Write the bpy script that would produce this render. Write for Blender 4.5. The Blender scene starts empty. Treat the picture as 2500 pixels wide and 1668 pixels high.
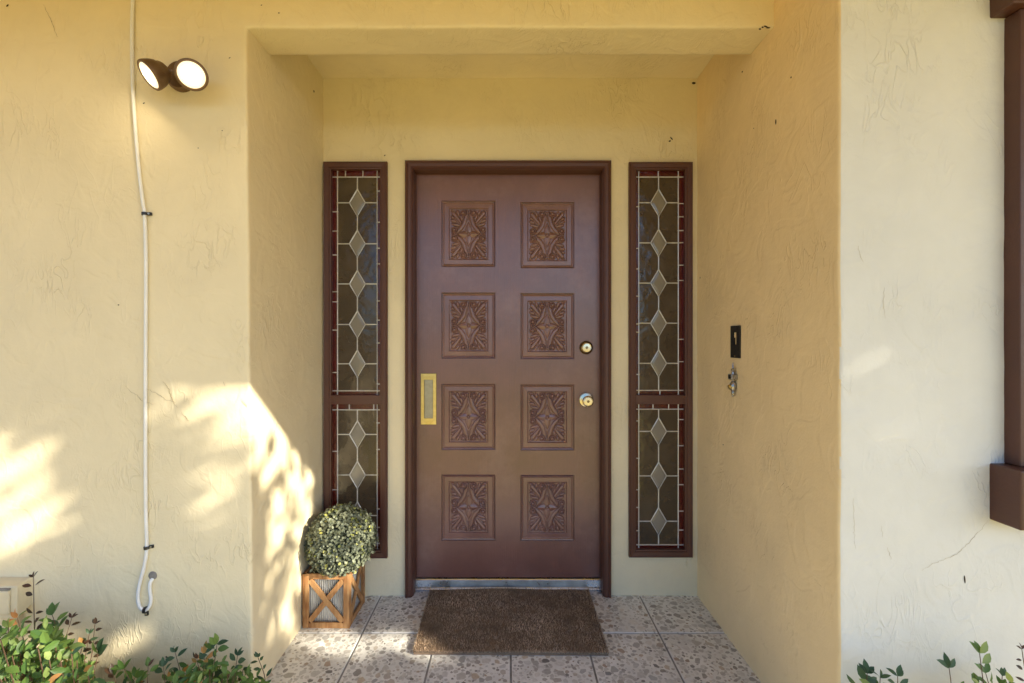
import bpy, bmesh, math, random
import numpy as np
from mathutils import Vector, Matrix, noise

random.seed(11); np.random.seed(11)
scene = bpy.context.scene
C = scene.collection
R = math.radians

# ------------------------------------------------------------------ camera, sky, sun, exposure
H = 1.262                      # eye height above the porch floor
FPX, VX, VY = 1044.4, 1167.0, 780.0     # focal length and vanishing point in 2350 px wide photo units
cam_d = bpy.data.cameras.new('camera'); cam = bpy.data.objects.new('camera', cam_d); C.objects.link(cam)
cam.location = (0, 0, H); cam.rotation_euler = (R(90), 0, 0)
cam_d.sensor_width = 36; cam_d.lens = 16; cam_d.shift_x = 8/2350; cam_d.shift_y = -4/2350
cam_d.clip_start = 0.02; cam_d.clip_end = 3000
scene.camera = cam

SUN_AZ = R(61.4)               # from the wall's normal towards the right
SUN_EL = R(23.4)
TO_SUN = Vector((math.sin(SUN_AZ)*math.cos(SUN_EL), -math.cos(SUN_AZ)*math.cos(SUN_EL), math.sin(SUN_EL)))
world = bpy.data.worlds.new('World'); scene.world = world; world.use_nodes = True
wn = world.node_tree.nodes; wl = world.node_tree.links
sky = wn.new('ShaderNodeTexSky'); sky.sky_type = 'NISHITA'; sky.sun_disc = False
sky.sun_elevation = SUN_EL; sky.sun_rotation = math.atan2(TO_SUN.x, TO_SUN.y)
sky.air_density = 1.0; sky.dust_density = 1.0; sky.ozone_density = 6.0
bg = wn['Background']; bg.inputs['Strength'].default_value = 0.125
wl.new(sky.outputs[0], bg.inputs['Color'])
sun_d = bpy.data.lights.new('sun', 'SUN'); sun_d.energy = 5.0; sun_d.angle = R(0.55); sun_d.color = (1.0, 0.91, 0.72)
sun = bpy.data.objects.new('sun', sun_d); C.objects.link(sun); sun.location = (6, -4, 8)
sun.rotation_euler = TO_SUN.to_track_quat('Z', 'Y').to_euler()
scene.view_settings.view_transform = 'Standard'; scene.view_settings.look = 'None'
scene.view_settings.exposure = 1.42; scene.view_settings.gamma = 1.0; scene.view_settings.use_curve_mapping = False
scene.render.engine = 'CYCLES'
scene.cycles.use_denoising = True
scene.cycles.max_bounces = 7; scene.cycles.diffuse_bounces = 4; scene.cycles.glossy_bounces = 3; scene.cycles.transmission_bounces = 4; scene.cycles.caustics_reflective = False; scene.cycles.caustics_refractive = False; scene.cycles.sample_clamp_indirect = 6

def at(px, py, Y):             # photo point -> place on the plane at depth Y
    return Vector(((px-VX)/FPX*Y, Y, H-(py-VY)/FPX*Y))
def on_side(px, py, X):        # photo point -> place on a wall that runs away from the camera at X
    Y = FPX*X/(px-VX)
    return at(px, py, Y)
def S(v): return v/1.06383     # 2500 px wide source units -> 2350

# ------------------------------------------------------------------ measured places
YF = 1.596      # plane of the left front wall and of the lintel
YW = 2.245      # back wall of the alcove
YR = 1.279      # front face of the right wall
XL, XR = -0.914, 0.931
ZL, ZLB = 2.358, 1.755   # lintel underside, its rear
ZC = 2.552      # alcove ceiling
YD = 2.305      # face of the door slab

# ------------------------------------------------------------------ materials
MATS = {}
def mat(name, color, rough=0.6, metal=0.0, spec=0.5, var=0.0, vscale=8.0, bump=0.0, bscale=60.0, coat=0.0, emit=None, estr=0.0, trans=0.0):
    m = bpy.data.materials.new(name); m.use_nodes = True
    n, l = m.node_tree.nodes, m.node_tree.links
    b = n['Principled BSDF']
    b.inputs['Base Color'].default_value = (*color, 1)
    b.inputs['Roughness'].default_value = rough; b.inputs['Metallic'].default_value = metal
    b.inputs['Specular IOR Level'].default_value = spec
    b.inputs['Coat Weight'].default_value = coat; b.inputs['Coat Roughness'].default_value = 0.25
    b.inputs['Transmission Weight'].default_value = trans
    if emit: b.inputs['Emission Color'].default_value = (*emit, 1); b.inputs['Emission Strength'].default_value = estr
    tc = n.new('ShaderNodeTexCoord')
    if var > 0:
        t = n.new('ShaderNodeTexNoise'); t.inputs['Scale'].default_value = vscale; t.inputs['Detail'].default_value = 6; t.inputs['Roughness'].default_value = 0.65
        l.new(tc.outputs['Object'], t.inputs['Vector'])
        mr = n.new('ShaderNodeMapRange'); mr.inputs['From Min'].default_value = 0.3; mr.inputs['From Max'].default_value = 0.7
        mr.inputs['To Min'].default_value = 1-var; mr.inputs['To Max'].default_value = 1+var
        l.new(t.outputs['Fac'], mr.inputs['Value'])
        mx = n.new('ShaderNodeMix'); mx.data_type = 'RGBA'; mx.blend_type = 'MULTIPLY'; mx.inputs[0].default_value = 1
        mx.inputs[6].default_value = (*color, 1); l.new(mr.outputs[0], mx.inputs[7]); l.new(mx.outputs[2], b.inputs['Base Color'])
        mr2 = n.new('ShaderNodeMapRange'); mr2.inputs['From Min'].default_value = 0.3; mr2.inputs['From Max'].default_value = 0.7
        mr2.inputs['To Min'].default_value = max(0.02, rough*(1-var)); mr2.inputs['To Max'].default_value = min(1, rough*(1+var))
        l.new(t.outputs['Fac'], mr2.inputs['Value']); l.new(mr2.outputs[0], b.inputs['Roughness'])
    if bump > 0:
        t = n.new('ShaderNodeTexNoise'); t.inputs['Scale'].default_value = bscale; t.inputs['Detail'].default_value = 4
        l.new(tc.outputs['Object'], t.inputs['Vector'])
        bp = n.new('ShaderNodeBump'); bp.inputs['Strength'].default_value = bump; bp.inputs['Distance'].default_value = 0.01
        l.new(t.outputs['Fac'], bp.inputs['Height']); l.new(bp.outputs[0], b.inputs['Normal'])
    MATS[name] = m
    return m

def stucco(name, color):
    """painted hand-trowelled plaster: low swells, skip-trowel ridges in patches, fine grain"""
    m = mat(name, color, rough=0.72, spec=0.35)
    n, l = m.node_tree.nodes, m.node_tree.links
    b = n['Principled BSDF']; tc = n['Texture Coordinate']
    def nz(scale, detail=4, rough=0.55, dist=0.0, vec=None):
        t = n.new('ShaderNodeTexNoise'); t.inputs['Scale'].default_value = scale; t.inputs['Detail'].default_value = detail
        t.inputs['Roughness'].default_value = rough; t.inputs['Distortion'].default_value = dist
        l.new(vec or tc.outputs['Object'], t.inputs['Vector']); return t.outputs['Fac']
    def mth(op, a, bb=None, clamp=False):
        k = n.new('ShaderNodeMath'); k.operation = op; k.use_clamp = clamp
        for i, v in enumerate((a, bb)):
            if v is None: continue
            if isinstance(v, (int, float)): k.inputs[i].default_value = v
            else: l.new(v, k.inputs[i])
        return k.outputs[0]
    def mr(v, a, bb, c=0.0, d=1.0):
        k = n.new('ShaderNodeMapRange'); k.clamp = True
        for i, x in enumerate((a, bb, c, d)): k.inputs[1+i].default_value = x
        l.new(v, k.inputs[0]); return k.outputs[0]
    def mapped(rot, sc):
        k = n.new('ShaderNodeMapping'); k.inputs['Rotation'].default_value = rot; k.inputs['Scale'].default_value = sc
        l.new(tc.outputs['Object'], k.inputs['Vector']); return k.outputs[0]
    # skip-trowel ridges: thin level lines of a stretched noise, only in patches
    r1 = mth('ABSOLUTE', mth('SUBTRACT', nz(9, 2, 0.6, 0.6, mapped((0.4, 0.5, 0.3), (1.0, 1.0, 0.5))), 0.5))
    ridge1 = mr(r1, 0.0, 0.016, 1, 0)
    r2 = mth('ABSOLUTE', mth('SUBTRACT', nz(22, 2, 0.6, 0.8, mapped((0.2, -0.7, 0.2), (1.0, 1.0, 0.4))), 0.52))
    ridge2 = mr(r2, 0.0, 0.03, 1, 0)
    mask1 = mr(nz(3.1, 1), 0.46, 0.74)
    mask2 = mr(nz(4.3, 1, 0.5, 0.3), 0.50, 0.70)
    lines = mth('ADD', mth('MULTIPLY', mth('MULTIPLY', ridge1, mask1), 0.45), mth('MULTIPLY', mth('MULTIPLY', ridge2, mask2), 0.7))
    swell = mth('MULTIPLY', nz(5, 1), 1.6)
    step = mth('MULTIPLY', mr(nz(6.5, 2, 0.6, 1.2), 0.47, 0.55), 0.35)
    grain = mth('MULTIPLY', nz(150, 1), 0.18)
    mid = mth('MULTIPLY', nz(30, 2, 0.6), 0.5)
    h = mth('ADD', mth('ADD', mth('ADD', lines, swell), mth('ADD', grain, mid)), step)
    bp = n.new('ShaderNodeBump'); bp.inputs['Strength'].default_value = 0.75; bp.inputs['Distance'].default_value = 0.0035
    l.new(h, bp.inputs['Height']); l.new(bp.outputs[0], b.inputs['Normal'])
    # slight unevenness of the coat and grime
    dirt = mr(nz(2.2, 4, 0.7), 0.35, 0.75, 1.03, 0.92)
    mx = n.new('ShaderNodeMix'); mx.data_type = 'RGBA'; mx.blend_type = 'MULTIPLY'; mx.inputs[0].default_value = 1
    mx.inputs[6].default_value = (*color, 1); l.new(dirt, mx.inputs[7]); l.new(mx.outputs[2], b.inputs['Base Color'])
    return m

M_STUCCO = stucco('cream_stucco', (0.83, 0.72, 0.49))
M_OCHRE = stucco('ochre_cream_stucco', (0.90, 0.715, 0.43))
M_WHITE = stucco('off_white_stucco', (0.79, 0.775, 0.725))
M_DOOR = mat('brown_door_paint', (0.180, 0.074, 0.057), 0.33, spec=0.8, var=0.13, vscale=5, bump=0.05, bscale=90, coat=0.55)
def brushed(m, rot_scale, strength, dirt):
    n, l = m.node_tree.nodes, m.node_tree.links; b = n['Principled BSDF']; tc = n['Texture Coordinate']
    mp = n.new('ShaderNodeMapping'); mp.inputs['Scale'].default_value = rot_scale; l.new(tc.outputs['Object'], mp.inputs[0])
    t = n.new('ShaderNodeTexNoise'); t.inputs['Scale'].default_value = 1; t.inputs['Detail'].default_value = 3; l.new(mp.outputs[0], t.inputs[0])
    bp = n.new('ShaderNodeBump'); bp.inputs['Strength'].default_value = strength; bp.inputs['Distance'].default_value = 0.004; l.new(t.outputs[0], bp.inputs['Height'])
    old = b.inputs['Normal'].links[0].from_socket if b.inputs['Normal'].links else None
    if old: l.new(old, bp.inputs['Normal'])
    l.new(bp.outputs[0], b.inputs['Normal'])
    src = b.inputs['Base Color'].links[0].from_socket      # faded and scuffed patches of the old paint
    t2 = n.new('ShaderNodeTexNoise'); t2.inputs['Scale'].default_value = 3.3; t2.inputs['Detail'].default_value = 9; t2.inputs['Roughness'].default_value = 0.72; l.new(tc.outputs['Object'], t2.inputs[0])
    mr = n.new('ShaderNodeMapRange'); mr.inputs['From Min'].default_value = 0.5; mr.inputs['From Max'].default_value = 0.78; mr.inputs['To Max'].default_value = dirt; l.new(t2.outputs[0], mr.inputs[0])
    mx = n.new('ShaderNodeMix'); mx.data_type = 'RGBA'; l.new(mr.outputs[0], mx.inputs[0]); l.new(src, mx.inputs[6]); mx.inputs[7].default_value = (0.30, 0.17, 0.15, 1)
    l.new(mx.outputs[2], b.inputs['Base Color'])
brushed(M_DOOR, (260, 260, 7), 0.30, 0.55)
M_TRIM = mat('brown_trim_paint', (0.098, 0.038, 0.026), 0.42, var=0.12, vscale=9, bump=0.08, bscale=120)
M_WTRIM = mat('brown_window_paint', (0.085, 0.033, 0.022), 0.45, var=0.12, vscale=9, bump=0.08, bscale=120)
M_BRASS = mat('worn_brass', (0.72, 0.55, 0.20), 0.38, 1.0, var=0.2, vscale=25)
M_TARN = mat('tarnished_brass', (0.40, 0.36, 0.25), 0.5, 1.0, var=0.3, vscale=18)
M_KNOB = mat('satin_brass', (0.78, 0.70, 0.50), 0.27, 1.0, var=0.1, vscale=30)
M_DKBR = mat('dark_brass', (0.30, 0.22, 0.11), 0.38, 1.0)
M_BLACKHOLE = mat('keyhole_black', (0.01, 0.01, 0.01), 0.6)
M_ALU = mat('threshold_aluminium', (0.66, 0.68, 0.72), 0.30, 1.0, var=0.2, vscale=12)
M_LEAD = mat('lead_came', (0.68, 0.68, 0.69), 0.40, 0.5, var=0.15, vscale=60)
M_INT = mat('dim_interior', (0.16, 0.12, 0.08), 0.9)
M_LAMPB = mat('bronze_lamp_metal', (0.15, 0.09, 0.05), 0.40, 0.35, var=0.15, vscale=30)
M_LENS = mat('lit_lamp_lens', (1, 1, 1), 0.4, emit=(1.0, 0.80, 0.50), estr=40)
M_LENSRIM = mat('frosted_lens_rim', (0.8, 0.75, 0.6), 0.3, emit=(1.0, 0.78, 0.45), estr=0.55)
M_CABLE = mat('white_cable', (0.80, 0.80, 0.80), 0.42, var=0.05, vscale=20)
M_CLIP = mat('black_clip', (0.015, 0.015, 0.016), 0.4)
M_SCREW = mat('steel_screw', (0.6, 0.6, 0.58), 0.3, 1.0)
M_PUTTY = mat('grey_putty', (0.23, 0.21, 0.19), 0.8, var=0.3, vscale=60)
M_BLACK = mat('black_plastic', (0.010, 0.010, 0.011), 0.5, var=0.2, vscale=60)
M_SILVER = mat('aged_silver', (0.42, 0.42, 0.43), 0.32, 1.0, var=0.25, vscale=50)
M_GALV = mat('corrugated_metal', (0.50, 0.51, 0.52), 0.38, 0.9, var=0.15, vscale=25)
M_GROUT = mat('grey_grout', (0.30, 0.295, 0.29), 0.95, var=0.25, vscale=40, bump=0.2, bscale=200)
M_COIR = mat('coir_base', (0.17, 0.115, 0.075), 0.95, var=0.25, vscale=20)
M_SOFFIT = mat('cream_soffit', (0.76, 0.58, 0.23), 0.8, var=0.05)
M_ROOF = mat('roof_shingle', (0.09, 0.075, 0.065), 0.9, var=0.3, vscale=20)
M_STAIN = mat('dark_speck', (0.045, 0.030, 0.015), 0.9)
M_CRACK = mat('plaster_crack', (0.42, 0.34, 0.20), 0.95)
M_BARK = mat('bark', (0.12, 0.085, 0.06), 0.9, var=0.35, vscale=14, bump=0.8, bscale=25)
M_STEM = mat('shrub_stem', (0.13, 0.075, 0.045), 0.8, var=0.3, vscale=40)
M_UTIL = mat('painted_outlet_box', (0.72, 0.62, 0.42), 0.5, var=0.06, vscale=20)

def leaf_mat(name, color, var=0.35, rough=0.45, tr=0.35):
    m = mat(name, color, rough, spec=0.4)
    n, l = m.node_tree.nodes, m.node_tree.links; b = n['Principled BSDF']
    oi = n.new('ShaderNodeObjectInfo'); g = n.new('ShaderNodeNewGeometry')
    ad = n.new('ShaderNodeMath'); ad.operation = 'ADD'; l.new(oi.outputs['Random'], ad.inputs[0]); l.new(g.outputs['Random Per Island'], ad.inputs[1])
    fr = n.new('ShaderNodeMath'); fr.operation = 'FRACT'; l.new(ad.outputs[0], fr.inputs[0])
    hs = n.new('ShaderNodeHueSaturation'); hs.inputs['Color'].default_value = (*color, 1)
    mr = n.new('ShaderNodeMapRange'); mr.inputs['To Min'].default_value = 1-var; mr.inputs['To Max'].default_value = 1+var; l.new(fr.outputs[0], mr.inputs[0]); l.new(mr.outputs[0], hs.inputs['Value'])
    mh = n.new('ShaderNodeMapRange'); mh.inputs['To Min'].default_value = 0.515; mh.inputs['To Max'].default_value = 0.475; l.new(fr.outputs[0], mh.inputs[0]); l.new(mh.outputs[0], hs.inputs['Hue'])
    l.new(hs.outputs[0], b.inputs['Base Color'])
    t = n.new('ShaderNodeBsdfTranslucent'); l.new(hs.outputs[0], t.inputs['Color'])
    ms = n.new('ShaderNodeMixShader'); ms.inputs[0].default_value = tr
    l.new(b.outputs[0], ms.inputs[1]); l.new(t.outputs[0], ms.inputs[2]); l.new(ms.outputs[0], n['Material Output'].inputs['Surface'])
    return m
M_LEAF = leaf_mat('shrub_leaf_green', (0.11, 0.20, 0.045))
M_LEAF2 = leaf_mat('shrub_leaf_light', (0.25, 0.34, 0.10))
M_LEAF3 = leaf_mat('shrub_leaf_orange', (0.50, 0.27, 0.08))
M_LEAF4 = leaf_mat('shrub_leaf_bronze', (0.085, 0.050, 0.028))
M_LEAFB = leaf_mat('shrub_leaf_dark', (0.055, 0.11, 0.05))
M_BOX = leaf_mat('topiary_leaf', (0.155, 0.175, 0.115), 0.4, 0.5, 0.12)
M_BOX2 = leaf_mat('topiary_leaf_yellow', (0.32, 0.34, 0.09), 0.3, 0.5, 0.15)
M_TREE = leaf_mat('tree_leaf', (0.05, 0.085, 0.025), 0.35, 0.5, 0.15)
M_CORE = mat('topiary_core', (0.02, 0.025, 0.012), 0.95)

def glass(name, color, rough, bump, bscale, trans=0.35, var=0.25):
    m = mat(name, color, rough, spec=0.6, var=var, vscale=9, bump=bump, bscale=bscale, trans=trans)
    m.node_tree.nodes['Principled BSDF'].inputs['IOR'].default_value = 1.5
    return m
M_AMBER = glass('amber_textured_glass', (0.098, 0.070, 0.046), 0.12, 0.32, 22)
M_RED = glass('red_textured_glass', (0.12, 0.006, 0.005), 0.14, 0.30, 60)
M_BEVEL = glass('bevelled_clear_glass', (0.34, 0.31, 0.26), 0.06, 0.0, 20, 0.3, 0.08)
M_PANE = mat('window_glass', (0.03, 0.035, 0.04), 0.03, spec=0.6)

def wood(name, ca, cb):
    m = mat(name, ca, 0.62, spec=0.3)
    n, l = m.node_tree.nodes, m.node_tree.links; b = n['Principled BSDF']
    tc = n['Texture Coordinate']
    oi = n.new('ShaderNodeObjectInfo')
    av = n.new('ShaderNodeVectorMath'); av.operation = 'ADD'
    cx = n.new('ShaderNodeCombineXYZ'); l.new(oi.outputs['Random'], cx.inputs[0]); l.new(oi.outputs['Random'], cx.inputs[1])
    l.new(tc.outputs['Object'], av.inputs[0]); l.new(cx.outputs[0], av.inputs[1])
    mp = n.new('ShaderNodeMapping'); mp.inputs['Scale'].default_value = (70, 70, 9); l.new(av.outputs[0], mp.inputs[0])
    t = n.new('ShaderNodeTexNoise'); t.inputs['Scale'].default_value = 1; t.inputs['Detail'].default_value = 5; t.inputs['Distortion'].default_value = 0.8; l.new(mp.outputs[0], t.inputs[0])
    t2 = n.new('ShaderNodeTexNoise'); t2.inputs['Scale'].default_value = 14; l.new(av.outputs[0], t2.inputs[0])
    ad = n.new('ShaderNodeMath'); ad.operation = 'MULTIPLY_ADD'; ad.inputs[1].default_value = 0.55; l.new(t.outputs[0], ad.inputs[0])
    m3 = n.new('ShaderNodeMath'); m3.operation = 'MULTIPLY'; m3.inputs[1].default_value = 0.5; l.new(t2.outputs[0], m3.inputs[0]); l.new(m3.outputs[0], ad.inputs[2])
    cr = n.new('ShaderNodeValToRGB'); cr.color_ramp.elements[0].position = 0.38; cr.color_ramp.elements[1].position = 0.64
    cr.color_ramp.elements[0].color = (*cb, 1); cr.color_ramp.elements[1].color = (*ca, 1)
    l.new(ad.outputs[0], cr.inputs[0]); l.new(cr.outputs[0], b.inputs['Base Color'])
    return m
M_WOOD = wood('cedar_planter_wood', (0.50, 0.285, 0.125), (0.27, 0.115, 0.04))

def attr_mat(name, rough, spec=0.5, attr='tint'):
    m = mat(name, (0.5, 0.5, 0.5), rough, spec=spec)
    n, l = m.node_tree.nodes, m.node_tree.links
    a = n.new('ShaderNodeAttribute'); a.attribute_name = attr; l.new(a.outputs['Color'], n['Principled BSDF'].inputs['Base Color'])
    t = n.new('ShaderNodeTexNoise'); t.inputs['Scale'].default_value = 90; t.inputs['Detail'].default_value = 4
    l.new(n['Texture Coordinate'].outputs['Object'], t.inputs[0])
    mr = n.new('ShaderNodeMapRange'); mr.inputs['To Min'].default_value = 0.75; mr.inputs['To Max'].default_value = 1.25; l.new(t.outputs[0], mr.inputs[0])
    mx = n.new('ShaderNodeMix'); mx.data_type = 'RGBA'; mx.blend_type = 'MULTIPLY'; mx.inputs[0].default_value = 1
    l.new(a.outputs['Color'], mx.inputs[6]); l.new(mr.outputs[0], mx.inputs[7]); l.new(mx.outputs[2], n['Principled BSDF'].inputs['Base Color'])
    return m
M_CHIP = attr_mat('marble_chips', 0.42)
M_FIBRE = attr_mat('coir_fibre', 0.9, 0.15)

def terrazzo_base():
    m = mat('terrazzo_matrix', (0.5, 0.46, 0.41), 0.45, spec=0.45)
    n, l = m.node_tree.nodes, m.node_tree.links; b = n['Principled BSDF']; tc = n['Texture Coordinate']
    v = n.new('ShaderNodeTexVoronoi'); v.inputs['Scale'].default_value = 62; l.new(tc.outputs['Object'], v.inputs['Vector'])
    sep = n.new('ShaderNodeSeparateColor'); l.new(v.outputs['Color'], sep.inputs[0])
    cr = n.new('ShaderNodeValToRGB'); e = cr.color_ramp.elements
    e[0].position = 0; e[0].color = (0.46, 0.44, 0.42, 1); e[1].position = 1; e[1].color = (0.84, 0.825, 0.80, 1)
    x = e.new(0.3); x.color = (0.79, 0.775, 0.75, 1); x = e.new(0.15); x.color = (0.54, 0.52, 0.495, 1)
    l.new(sep.outputs[0], cr.inputs[0])
    ve = n.new('ShaderNodeTexVoronoi'); ve.feature = 'DISTANCE_TO_EDGE'; ve.inputs['Scale'].default_value = 62; l.new(tc.outputs['Object'], ve.inputs['Vector'])
    lt = n.new('ShaderNodeMapRange'); lt.inputs['From Min'].default_value = 0.04; lt.inputs['From Max'].default_value = 0.12; l.new(ve.outputs['Distance'], lt.inputs[0])
    mx = n.new('ShaderNodeMix'); mx.data_type = 'RGBA'; l.new(lt.outputs[0], mx.inputs[0])
    mx.inputs[6].default_value = (0.80, 0.785, 0.76, 1); l.new(cr.outputs[0], mx.inputs[7])
    t = n.new('ShaderNodeTexNoise'); t.inputs['Scale'].default_value = 7; t.inputs['Detail'].default_value = 6; l.new(tc.outputs['Object'], t.inputs[0])
    mr = n.new('ShaderNodeMapRange'); mr.inputs['From Min'].default_value = 0.3; mr.inputs['From Max'].default_value = 0.7; mr.inputs['To Min'].default_value = 0.82; mr.inputs['To Max'].default_value = 1.06; l.new(t.outputs[0], mr.inputs[0])
    mu = n.new('ShaderNodeMix'); mu.data_type = 'RGBA'; mu.blend_type = 'MULTIPLY'; mu.inputs[0].default_value = 1
    l.new(mx.outputs[2], mu.inputs[6]); l.new(mr.outputs[0], mu.inputs[7]); l.new(mu.outputs[2], b.inputs['Base Color'])
    return m
M_TERR = terrazzo_base()

def ground_mat(name, ca, cb, scale):
    m = mat(name, ca, 0.95, spec=0.1, bump=0.6, bscale=30)
    n, l = m.node_tree.nodes, m.node_tree.links; b = n['Principled BSDF']
    t = n.new('ShaderNodeTexNoise'); t.inputs['Scale'].default_value = scale; t.inputs['Detail'].default_value = 8
    l.new(n['Texture Coordinate'].outputs['Object'], t.inputs[0])
    cr = n.new('ShaderNodeValToRGB'); cr.color_ramp.elements[0].position = 0.38; cr.color_ramp.elements[1].position = 0.62
    cr.color_ramp.elements[0].color = (*ca, 1); cr.color_ramp.elements[1].color = (*cb, 1)
    l.new(t.outputs[0], cr.inputs[0]); l.new(cr.outputs[0], b.inputs['Base Color']); return m
M_GROUND = ground_mat('dry_soil_and_mulch', (0.20, 0.135, 0.07), (0.30, 0.21, 0.11), 3)
M_PATH = ground_mat('warm_bounce_path', (0.58, 0.46, 0.155), (0.66, 0.53, 0.20), 5)

# ------------------------------------------------------------------ mesh helpers
def link(name, me, m=None, parent=None):
    o = bpy.data.objects.new(name, me); C.objects.link(o)
    if m is not None and me is not None and not me.materials: me.materials.append(m)
    if parent: o.parent = parent
    return o
def tag(o, label, cat, group=None):
    o['label'] = label; o['category'] = cat
    if group: o['group'] = group
    return o
def struct(o): o['kind'] = 'structure'; return o
def thing(name, loc, label, cat, group=None):
    o = bpy.data.objects.new(name, None); C.objects.link(o); o.location = loc; o.empty_display_size = 0.1
    return tag(o, label, cat, group)

class MB:
    def __init__(s): s.v = []; s.f = []
    def add(s, vs, fs):
        k = len(s.v); s.v += [tuple(p) for p in vs]; s.f += [tuple(i+k for i in q) for q in fs]; return s
    def box(s, x0, x1, y0, y1, z0, z1, M=None):
        vs = [Vector((x, y, z)) for x in (x0, x1) for y in (y0, y1) for z in (z0, z1)]
        if M: vs = [M @ p for p in vs]
        return s.add(vs, [(0, 1, 3, 2), (4, 6, 7, 5), (0, 4, 5, 1), (2, 3, 7, 6), (0, 2, 6, 4), (1, 5, 7, 3)])
    def tube(s, pts, r, n=8, caps=True):
        pts = [Vector(p) for p in pts]; rs = r if isinstance(r, (list, tuple)) else [r]*len(pts)
        vs = []; up = None
        for i, p in enumerate(pts):
            d = (pts[min(i+1, len(pts)-1)]-pts[max(i-1, 0)]).normalized()
            if up is None: up = d.orthogonal().normalized()
            up = (up-d*up.dot(d)).normalized(); w = d.cross(up)
            vs += [p+(up*math.cos(2*math.pi*j/n)+w*math.sin(2*math.pi*j/n))*rs[i] for j in range(n)]
        fs = [(i*n+j, i*n+(j+1) % n, (i+1)*n+(j+1) % n, (i+1)*n+j) for i in range(len(pts)-1) for j in range(n)]
        if caps: fs += [tuple(reversed(range(n))), tuple(range((len(pts)-1)*n, len(pts)*n))]
        return s.add(vs, fs)
    def lathe(s, prof, M=None, n=32):       # prof: (radius, height along local z)
        vs = []; fs = []
        for r, h in prof: vs += [Vector((r*math.cos(2*math.pi*j/n), r*math.sin(2*math.pi*j/n), h)) for j in range(n)]
        if M: vs = [M @ p for p in vs]
        for i in range(len(prof)-1):
            for j in range(n): fs.append((i*n+j, i*n+(j+1) % n, (i+1)*n+(j+1) % n, (i+1)*n+j))
        if prof[0][0] > 1e-6: fs.append(tuple(reversed(range(n))))
        if prof[-1][0] > 1e-6: fs.append(tuple(range((len(prof)-1)*n, len(prof)*n)))
        return s.add(vs, fs)
    def prism(s, poly, y0, y1):             # poly in (x, z), thickness along y
        k = len(poly); vs = [(x, y0, z) for x, z in poly]+[(x, y1, z) for x, z in poly]
        return s.add(vs, [tuple(range(k)), tuple(reversed(range(k, 2*k)))]+[(i, k+i, k+(i+1) % k, (i+1) % k) for i in range(k)])
    def frame(s, x0, x1, z0, z1, prof, base=False):   # mitred rectangle frame; prof: (inset, y); base: open at the bottom
        n = len(prof); vs = []
        for d, y in prof:
            zb = z0 if base else z0+d
            vs += [(x0+d, y, zb), (x0+d, y, z1-d), (x1-d, y, z1-d), (x1-d, y, zb)]
        fs = []
        for i in range(n-1):
            for j in range(3 if base else 4):
                a, b = i*4+j, i*4+(j+1) % 4; fs.append((a, b, b+4, a+4))
        return s.add(vs, fs)
    def mesh(s, name, bevel=0.0, segs=2, smooth=False, weld=True, recalc=True):
        me = bpy.data.meshes.new(name); me.from_pydata(s.v, [], s.f)
        bm = bmesh.new(); bm.from_mesh(me)
        if weld: bmesh.ops.remove_doubles(bm, verts=bm.verts, dist=1e-5)
        if recalc: bmesh.ops.recalc_face_normals(bm, faces=bm.faces)
        if bevel > 0:
            ed = [e for e in bm.edges if len(e.link_faces) == 2 and e.calc_face_angle(0) > 0.6]
            bmesh.ops.bevel(bm, geom=ed, offset=bevel, segments=segs, profile=0.5, affect='EDGES', clamp_overlap=True)
        bm.to_mesh(me); bm.free()
        if smooth:
            for p in me.polygons: p.use_smooth = True
            try: me.set_sharp_from_angle(angle=R(38))
            except Exception: pass
        me.update(); return me
    def obj(s, name, m, parent=None, **k): return link(name, s.mesh(name, **k), m, parent)

def smooth_path(pts, n=6):
    pts = [Vector(p) for p in pts]; out = []
    P = [pts[0]*2-pts[1]]+pts+[pts[-1]*2-pts[-2]]
    for i in range(1, len(P)-2):
        for j in range(n):
            t = j/n; a, b, c, d = P[i-1], P[i], P[i+1], P[i+2]
            out.append(0.5*((2*b)+(c-a)*t+(2*a-5*b+4*c-d)*t*t+(3*b-a-3*c+d)*t**3))
    return out+[pts[-1]]

def lines(a, b, step, keys=()):
    """grid lines from a to b with the key values exactly on lines"""
    ks = sorted({a, b, *[k for k in keys if a < k < b]}); out = []
    for p, q in zip(ks, ks[1:]):
        n = max(1, int(round((q-p)/step))); out += [p+(q-p)*i/n for i in range(n)]
    return out+[b]

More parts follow.
